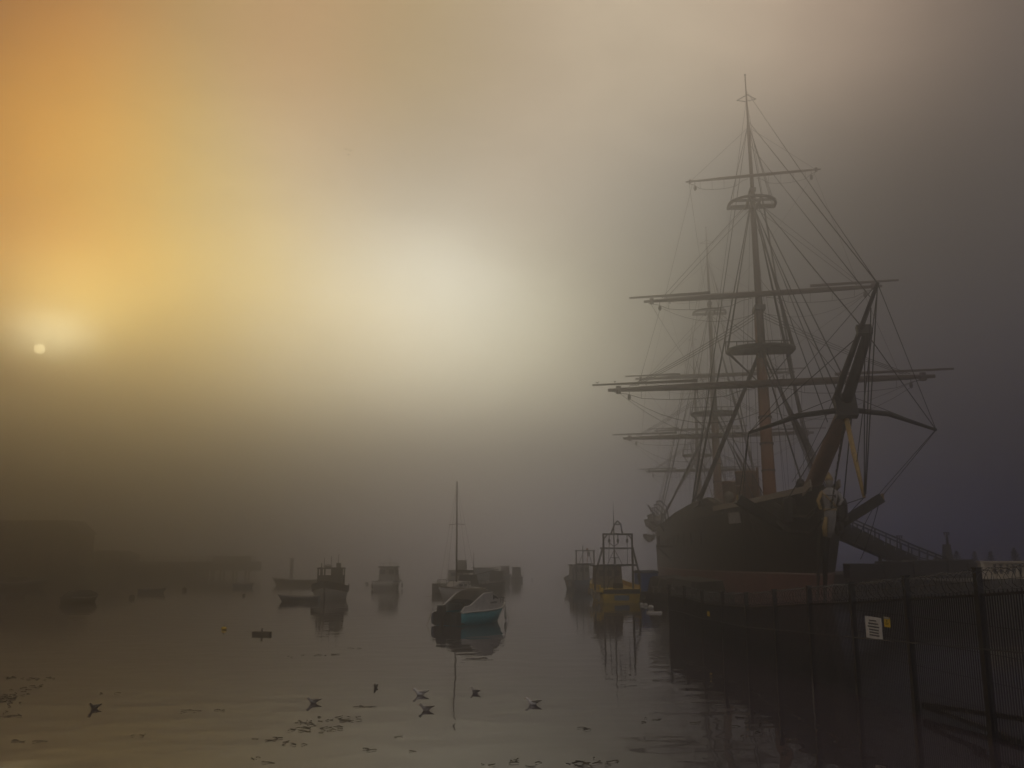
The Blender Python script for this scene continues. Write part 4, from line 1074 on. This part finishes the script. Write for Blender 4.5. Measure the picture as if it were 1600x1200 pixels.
# parapet wall with ornamental relief
pp = atd(1532, 905, 62)
par = thing('parapet_wall', 'pale stone parapet with a row of dark carved ornaments at the right edge', 'wall', (pp.x, 62, quay_z + .3), R(-1.5))
PL = 12.0
MB().box((PL / 2, 0, .1), (PL + .1, .5, .2)).build('plinth', M_STONE, par)
MB().box((PL / 2, .06, .62), (PL, .24, .85)).build('wall_panel', M_STONE, par)
MB().box((PL / 2, .03, 1.11), (PL + .12, .52, .13)).build('coping', M_STONE, par)
MB().box((.12, -.02, .62), (.26, .42, .85)).build('end_pier', M_STONE, par)
bal = None
for k in range(18):
    x = 1.0 + .42 * k
    if bal is None:
        bm_ = MB().rings([ell((0, 0, z), r_, r_ * .8, 10) for z, r_ in ((-.30, .10), (-.24, .07), (-.12, .13), (.0, .12), (.14, .06), (.22, .07), (.26, .12), (.32, .12))])
        bal = bm_.build('relief_baluster', M_STONED, par, True); o = bal
    else: o = bal.copy(); COL.objects.link(o)
    o.location = (x, -.08, .64)
# gangway from the ship down to the quay
gd = 86.0
def gp_(px, py): return atd(px, py, gd)
G0, G1, G2 = gp_(1310, 839), gp_(1428, 889), gp_(1478, 893)
T0, T1, T2 = gp_(1310, 804), gp_(1428, 855), gp_(1482, 876)
gw = thing('boarding_gangway', 'dark sloping boarding gangway with handrails from the warship down to the quay', 'gangway', (G0.x, gd, 0), 0)
def gl_(v_): return v_ - Vector((G0.x, gd, 0))
G0, G1, G2, T0, T1, T2 = [gl_(v_) for v_ in (G0, G1, G2, T0, T1, T2)]
MB().bar(G0, G1, 1.7, .3).build('walkway', M_DARK, gw)
MB().bar(G1, G2, 1.7, .26).build('landing', M_DARK, gw)
for s_ in (-1, 1):
    of = Vector((0, .8 * s_, 0))
    MB().bar(T0 + of, T1 + of, .12).build('handrail', M_DARK, gw)
    MB().bar(T1 + of, T2 + of, .12).build('handrail', M_DARK, gw)
    MB().bar(T0.lerp(G0, .45) + of, T1.lerp(G1, .45) + of, .09).build('handrail', M_DARK, gw)
    MB().bar(T1.lerp(G1, .45) + of, T2.lerp(G2, .45) + of, .08).build('handrail', M_DARK, gw)
    for k in range(12):
        u = k / 11
        if u < .62: p0, p1 = G0.lerp(G1, u / .62), T0.lerp(T1, u / .62)
        else: p0, p1 = G1.lerp(G2, (u - .62) / .38), T1.lerp(T2, (u - .62) / .38)
        MB().bar(p0 + of, p1 + of, .09).build('stanchion', M_DARK, gw)
    for k in range(7):
        u0, u1 = k / 7, (k + .93) / 7
        q = [G0.lerp(G1, u0), G0.lerp(G1, u1), G0.lerp(T0, .75).lerp(G1.lerp(T1, .5), u1), G0.lerp(T0, .75).lerp(G1.lerp(T1, .5), u0)]
        MB().rings([[p + of * .97 for p in q], [p + of * 1.01 for p in q]]).build('weather_cloth', M_TARP, gw)
q = G0.lerp(G1, .55); MB().bar((q.x, q.y, quay_z - .0), q, .25).build('trestle', M_DARK, gw)
# low sheds, bins and people-height clutter on the quay under the gangway
LK_L = ['low dark equipment locker on the quay beside the bow', 'dark equipment locker under the middle of the gangway', 'long dark equipment locker near the gangway foot', 'tall dark equipment locker left of the obelisk lamp', 'wide dark locker between the obelisk lamp and the parapet']
for k, (px, w, dd, hh) in enumerate(((1352, 3.4, 1.6, 1.15), (1402, 3.2, 1.8, 1.35), (1450, 3.6, 2.0, 1.45), (1490, 2.4, 2.2, 1.5), (1528, 3.2, 2.0, 1.25))):
    p = atd(px, 880, 81)
    o = thing('equipment_locker', LK_L[k], 'locker', (p.x, 81, quay_z), 0.04 * k, 'lockers on the quay')
    MB().box((0, 0, hh / 2), (w, dd, hh)).build('body', M_DARK, o)
    MB().box((0, 0, hh + .05), (w + .12, dd + .12, .1), taper=.96).build('lid', M_STEEL, o)
def lamp(label, px, ytop, d, tower):
    p = atd(px, ytop, d); zt = p.z
    o = thing('quay_lamp', label, 'lamp post', (p.x, d, quay_z), 0)
    hh = zt - quay_z
    if tower:
        MB().box((0, 0, .15), (1.5, 1.5, .3)).build('plinth', M_STONED, o)
        MB().box((0, 0, .3 + hh * .32), (1.0, 1.0, hh * .64), taper=.6).build('stone_shaft', M_STONED, o)
        MB().tube([(.12, 0, .3 + hh * .64), (.12, 0, hh - .1)], [.16, .07], 8).build('pole', M_DARK, o)
    else:
        MB().tube([(0, 0, 0), (0, 0, hh - .1)], [.12, .07], 8).build('pole', M_DARK, o)
    MB().bar((-.32 + .1 * tower, 0, hh - .06), (.32 + .1 * tower, 0, hh - .06), .12, .1).build('crossbar', M_DARK, o)
    for s in (-1, 1): MB().rings([ell((s * .24 + .1 * tower, 0, hh - .36), .06, .06, 8), ell((s * .24 + .1 * tower, 0, hh - .12), .10, .10, 8)]).build('lamp_head', M_DARK, o)
lamp('lamp on a tapering stone obelisk rising above the quay', 1477, 831, 97, 1)
lamp('thin lamp post with a short crossbar behind the gangway rail', 1405, 836, 100, 0)
# white slatted gate on the quay
gt = thing('slatted_gate', 'small pale slatted gate on the quay between two trees', 'gate', (atd(1509, 876, 92).x, 92, quay_z), 0)
for k in range(6): MB().box((-.45 + .18 * k, 0, .55), (.07, .05, 1.1)).build('slat', M_GREYW, gt)
for z in (.2, .9): MB().box((0, .05, z), (1.1, .05, .08)).build('rail', M_GREYW, gt)
# planted conifers
def conifer(label, px, ytop, d, w, seed, spiky=False):
    rnd = random.Random(seed)
    p = atd(px, ytop, d); hh = p.z - quay_z
    o = thing('young_conifer', label, 'tree', (p.x, d, quay_z), rnd.random() * 6, 'planted trees along the quay')
    MB().tube([(0, 0, 0), (.02, 0, hh * .5), (0, .02, hh * .97)], [.09, .06, .015], 6).build('trunk', M_WOOD, o)
    m = MB()
    for k in range(1100):
        tz = rnd.random() ** 1.3
        rr = w * (1 - tz) ** .8 * (0.55 + .45 * math.sin(tz * 31 + seed) ** 2) * math.sqrt(rnd.random())
        an = rnd.random() * 6.283
        c0 = Vector((rr * math.cos(an), rr * math.sin(an), hh * (.1 + .88 * tz)))
        out_ = Vector((math.cos(an), math.sin(an), .25 if not spiky else .9)).normalized()
        ln = rnd.uniform(.1, .26); sid = Vector((-math.sin(an), math.cos(an), rnd.uniform(-.5, .5))) * rnd.uniform(.02, .05)
        b0 = len(m.v); m.v += [c0 - sid, c0 + sid, c0 + out_ * ln + Vector((0, 0, rnd.uniform(-.08, .05)))]; m.f.append((b0, b0 + 1, b0 + 2))
    m.build('crown', M_FOL, o)
conifer('bushy young tree just right of the obelisk lamp', 1494, 860, 100, 1.1, 1)
conifer('narrow young conifer left of the pale parapet', 1522, 861, 96, .75, 2)
conifer('small conifer showing above the middle of the parapet', 1547, 861, 94, .8, 3)
conifer('spiky broad tree showing above the parapet near the right edge', 1584, 857, 92, 1.2, 4, True)
conifer('round shrub-like conifer half hidden beside the gangway foot', 1462, 868, 104, .9, 5)

# ------------------------------------------------------------------ far shore on the left
far = MB().rings([[(x, y, z) for x, y in ((-230, 174), (-78, 180), (-80, 240), (-230, 240))] for z in (-.8, 2.6)]).build('far_quay', M_STONED)
tag(far, 'far quay on the left, nearly lost in fog', kind='structure')
def shed(label, px0, px1, pytop, d, dep, roof_h, nwin):
    a = atd(px0, pytop, d); b2 = atd(px1, pytop, d)
    w = b2.x - a.x; zt = a.z
    o = thing('dockside_building', label, 'building', (a.x, d, 2.6), 0)
    hh = zt - 2.6 - roof_h
    MB().box((w / 2, dep / 2, hh / 2), (w, dep, hh)).build('wall', M_BRICK, o)
    MB().prism([(-.4, hh), (w + .4, hh), (w - 2.4, hh + roof_h), (2.4, hh + roof_h)], 'y', -.4, dep + .4).build('roof', M_SLATE, o)
    wn = None
    for k in range(nwin):
        for r_ in range(2):
            x = w * (k + .5) / nwin
            if wn is None: wn = MB().box((0, 0, 0), (1.3, .2, 1.7)).build('window', M_GLASS, o); q = wn
            else: q = wn.copy(); COL.objects.link(q)
            q.location = (x, -.05, hh * (.28 + .42 * r_))
    return o
shed('big dim hip-roofed dockside building at the left edge', -120, 128, 813, 176, 6, 2.6, 8)
shed('low long dim shed right of the big dockside building', 136, 200, 860, 184, 6, 1.0, 4)
jt = thing('timber_jetty', 'long dim timber jetty on piles reaching out from the left shore', 'jetty', (-86, 204, 0), R(2))
JL = 29.0
MB().box((JL / 2, 1.5, 2.3), (JL, 4, 2.0)).build('deck', M_WOOD, jt)
pile_m = None
for k in range(10):
    for y in (0, 3):
        if pile_m is None: pile_m = MB().tube([(0, 0, -.8), (0, 0, 1.25)], .25, 8).build('pile', M_WOOD, jt); q = pile_m
        else: q = pile_m.copy(); COL.objects.link(q)
        q.location = (1.2 + 2.8 * k, y, 0)
m = MB()
for k in range(15): m.bar((k * 2, -.4, 3.28), (k * 2, -.4, 4.3), .1)
m.bar((0, -.4, 4.3), (JL, -.4, 4.3), .12); m.bar((0, -.4, 3.8), (JL, -.4, 3.8), .08)
m.build('handrail', M_WOOD, jt)
MB().box((23, 1.5, 3.9), (7.5, 3, 1.2)).build('hut', M_WOOD, jt)
def chpile(label, px, py, ptop, rr, arm=False):
    p = onz(px, py); zt = atd(px, ptop, p.y).z
    o = thing('channel_pile', label, 'pile', p, 0, 'channel piles')
    MB().tube([(0, 0, -.8), (0, 0, zt * .6), (0, 0, zt)], [rr, rr * .95, rr * .9], 10).build('shaft', M_WOOD, o)
    MB().box((0, 0, zt + .08), (rr * 2.5, rr * 2.5, .16)).build('cap', M_DARK, o)
    if arm: MB().bar((0, 0, zt - .3), (1.0, 0, zt + .35), .2).build('lamp_arm', M_DARK, o)
chpile('plain channel pile left of the far dinghy row', 200, 901, 868, .28)
chpile('channel pile with a short lamp arm, left of the pale far dinghy', 333, 900, 872, .34, True)
chpile('pale channel pile standing behind the long low launch', 455, 903, 873, .40)

# ------------------------------------------------------------------ birds
def gull(label, p, rz, m_body, m_wing, s=1.0, stand=False):
    s *= .66
    o = thing('gull', label, 'gull', p, rz, 'gulls on the water'); o.scale = (s, s, s)
    if stand: o['group'] = 'birds perched on the yardarm'
    dz = .10 if stand else 0
    # body along +X (tail) / -X (head), one continuous mesh
    st = [(-.235, .190, .014, .014), (-.215, .195, .038, .040), (-.175, .195, .050, .050), (-.140, .160, .048, .055), (-.11, .105, .062, .070), (-.06, .070, .082, .080), (.02, .060, .092, .085), (.10, .065, .078, .068), (.17, .085, .042, .035), (.24, .11, .028, .012), (.29, .125, .022, .006)]
    rg = [[(x, ry * math.cos(2*math.pi*k/10), z + dz + rz_ * math.sin(2*math.pi*k/10)) for k in range(10)] for x, z, ry, rz_ in st]
    MB().rings(rg).build('body', m_body, o, True)
    MB().rings([[(-.222, .014, .20+dz), (-.222, -.014, .20+dz), (-.222, 0, .22+dz)], [(-.275, .004, .192+dz), (-.275, -.004, .192+dz), (-.275, 0, .200+dz)]]).build('beak', M_BEAK, o)
    for s_ in (-1, 1):
        w = [(-.07, .055, .10), (.02, .078, .125), (.12, .072, .125), (.22, .048, .128), (.32, .018, .14)]
        MB().rings([[(x, s_ * y, z + dz - hh), (x, s_ * (y + .012), z + dz - hh * .2), (x, s_ * (y - .01), z + dz + .012), (x, s_ * (y - .03), z + dz)] for (x, y, z), hh in zip(w, (.03, .06, .06, .035, .008))]).build('folded_wing', m_wing, o, True)
        if stand: MB().tube([(.02, s_ * .03, .09), (.02, s_ * .03, 0)], .008, 4).build('leg', M_BEAK, o)
    return o
gull('grey gull swimming leftmost of the loose flock, beside the seaweed', onz(489, 1099), R(18), M_GULLG, M_GULLB)
gull('small dark gull seen head-on at the back of the flock', onz(587, 1075), R(80), M_GULLB, M_GULLB, .85)
gull('pale gull with raised wingtips, rear one of the pair in the flock centre', onz(656, 1086), R(5), M_GULLW, M_GULLG, 1.15)
gull('darker gull just below the pale raised-wing one', onz(665, 1110), R(12), M_GULLG, M_GULLB)
gull('short-bodied gull turned away in the right half of the flock', onz(742, 1083), R(-40), M_GULLG, M_GULLB)
gull('white-headed gull farthest right in the flock', onz(832, 1101), R(-6), M_GULLW, M_GULLB, 1.1)
gull('lone dark gull on the dim water at the lower left', onz(147, 1108), R(65), M_GULLB, M_GULLB)
# perched on the fore lower yard's boom
mw = Matrix.Translation(ship.location) @ Matrix.Rotation(-SHIP_A, 4, 'Z')
yl_, d_ = fore[2], fore[5]
for k, (off, lb_) in enumerate(((15.6, 'gull perched at the very tip of the fore lower yard boom'), (13.9, 'gull perched inboard on the fore lower yard, second from the tip'))):
    q = mw @ (yl_ - d_ * off + Vector((0, -.22, .54 + .10)))
    gull(lb_, q, R(200 + 40 * k), M_GULLB, M_GULLB, 1.15, True)
def flyer(label, px, py, d, rz, roll):
    o = thing('flying_bird', label, 'bird', atd(px, py, d), rz, 'birds flying high over the harbour'); o.rotation_euler = (roll, 0, rz); o.scale = (.5, .5, .5)
    rg = [[(x, ry * math.cos(2*math.pi*k/8), z + rz_ * math.sin(2*math.pi*k/8)) for k in range(8)] for x, z, ry, rz_ in [(-.26, .01, .01, .01), (-.22, .01, .035, .035), (-.12, 0, .06, .06), (.05, 0, .06, .055), (.18, 0, .03, .025), (.28, .01, .05, .006)]]
    MB().rings(rg).build('body', M_GULLB, o, True)
    for s in (-1, 1):
        w = [(-.10, .04, .03, .13), (-.14, .28, .14, .12), (-.06, .46, .12, .09), (.06, .68, .02, .02)]
        MB().rings([[(x, s * y, z), (x + c_ * .5, s * y, z + .015), (x + c_, s * y, z), (x + c_ * .5, s * y, z - .008)] for x, y, z, c_ in w]).build('wing', M_GULLB, o)
flyer('upper left of three tiny birds high in the sky', 540.5, 233.5, 78, R(75), R(8))
flyer('upper right of three tiny birds high in the sky', 547.5, 236, 80, R(100), R(-12))
flyer('lowest of three tiny birds high in the sky', 545, 242, 84, R(20), R(25))

# ------------------------------------------------------------------ floating seaweed
rnd = random.Random(5)
m = MB()
def weed(px0, px1, py, spread, n, slope=0.0):
    n = int(n * .10) + 2; spread *= 1.25
    for k in range(n):
        u = rnd.random(); px = px0 + (px1 - px0) * u; dens = math.sin(math.pi * min(.98, max(.02, u)))
        py_ = py + slope * (u - .5) + rnd.gauss(0, spread * (.4 + .6 * dens))
        c0 = onz(px, py_); L_ = rnd.uniform(.03, .11); a0 = rnd.gauss(0, .5); wd = rnd.uniform(.006, .018)
        npt = 4; b0 = len(m.v)
        for j in range(npt):
            tt = j / (npt - 1) - .5; bend = .25 * L_ * math.sin(tt * 5 + k)
            x = c0.x + math.cos(a0) * L_ * tt * 2 - math.sin(a0) * bend; y = c0.y + math.sin(a0) * L_ * tt * 2 + math.cos(a0) * bend
            w2 = wd * (1 - abs(tt) * 1.4)
            for s in (-1, 1): m.v.append(Vector((x - math.sin(a0) * w2 * s, y + math.cos(a0) * w2 * s, .006 + .012 * (s > 0) + .01 * math.sin(k + j))))
        for j in range(npt - 1): m.f.append((b0 + 2*j, b0 + 2*j + 1, b0 + 2*j + 3, b0 + 2*j + 2))
weed(445, 528, 1024, 1.2, 90, -4); weed(520, 575, 1013, .6, 14)
weed(465, 562, 1127, 3.5, 260, -8); weed(455, 535, 1139, 3.0, 200, -3); weed(548, 582, 1105, 1.3, 45); weed(422, 480, 1161, 2, 40, 4)
weed(0, 88, 1060, 1.6, 170, 2); weed(-5, 68, 1082, 4, 260, -22); weed(-5, 32, 1096, 5, 150); weed(0, 30, 1118, 2, 60)
weed(285, 360, 1112, 2, 50); weed(205, 228, 1149, 2, 18); weed(20, 70, 1158, 1.5, 30); weed(395, 440, 1155, 2, 25)
weed(885, 965, 1192, 3, 140, -4); weed(900, 925, 1140, 1.5, 10); weed(750, 860, 1193, 2.5, 60, -6); weed(1000, 1040, 1125, 6, 25); weed(1085, 1200, 1130, 14, 60)
weed(560, 690, 1172, 8, 30); weed(390, 440, 1190, 4, 20); weed(140, 185, 1084, 1, 10)
tag(m.build('floating_seaweed', M_WEED), 'scattered strands of dark seaweed floating on the water', kind='stuff')
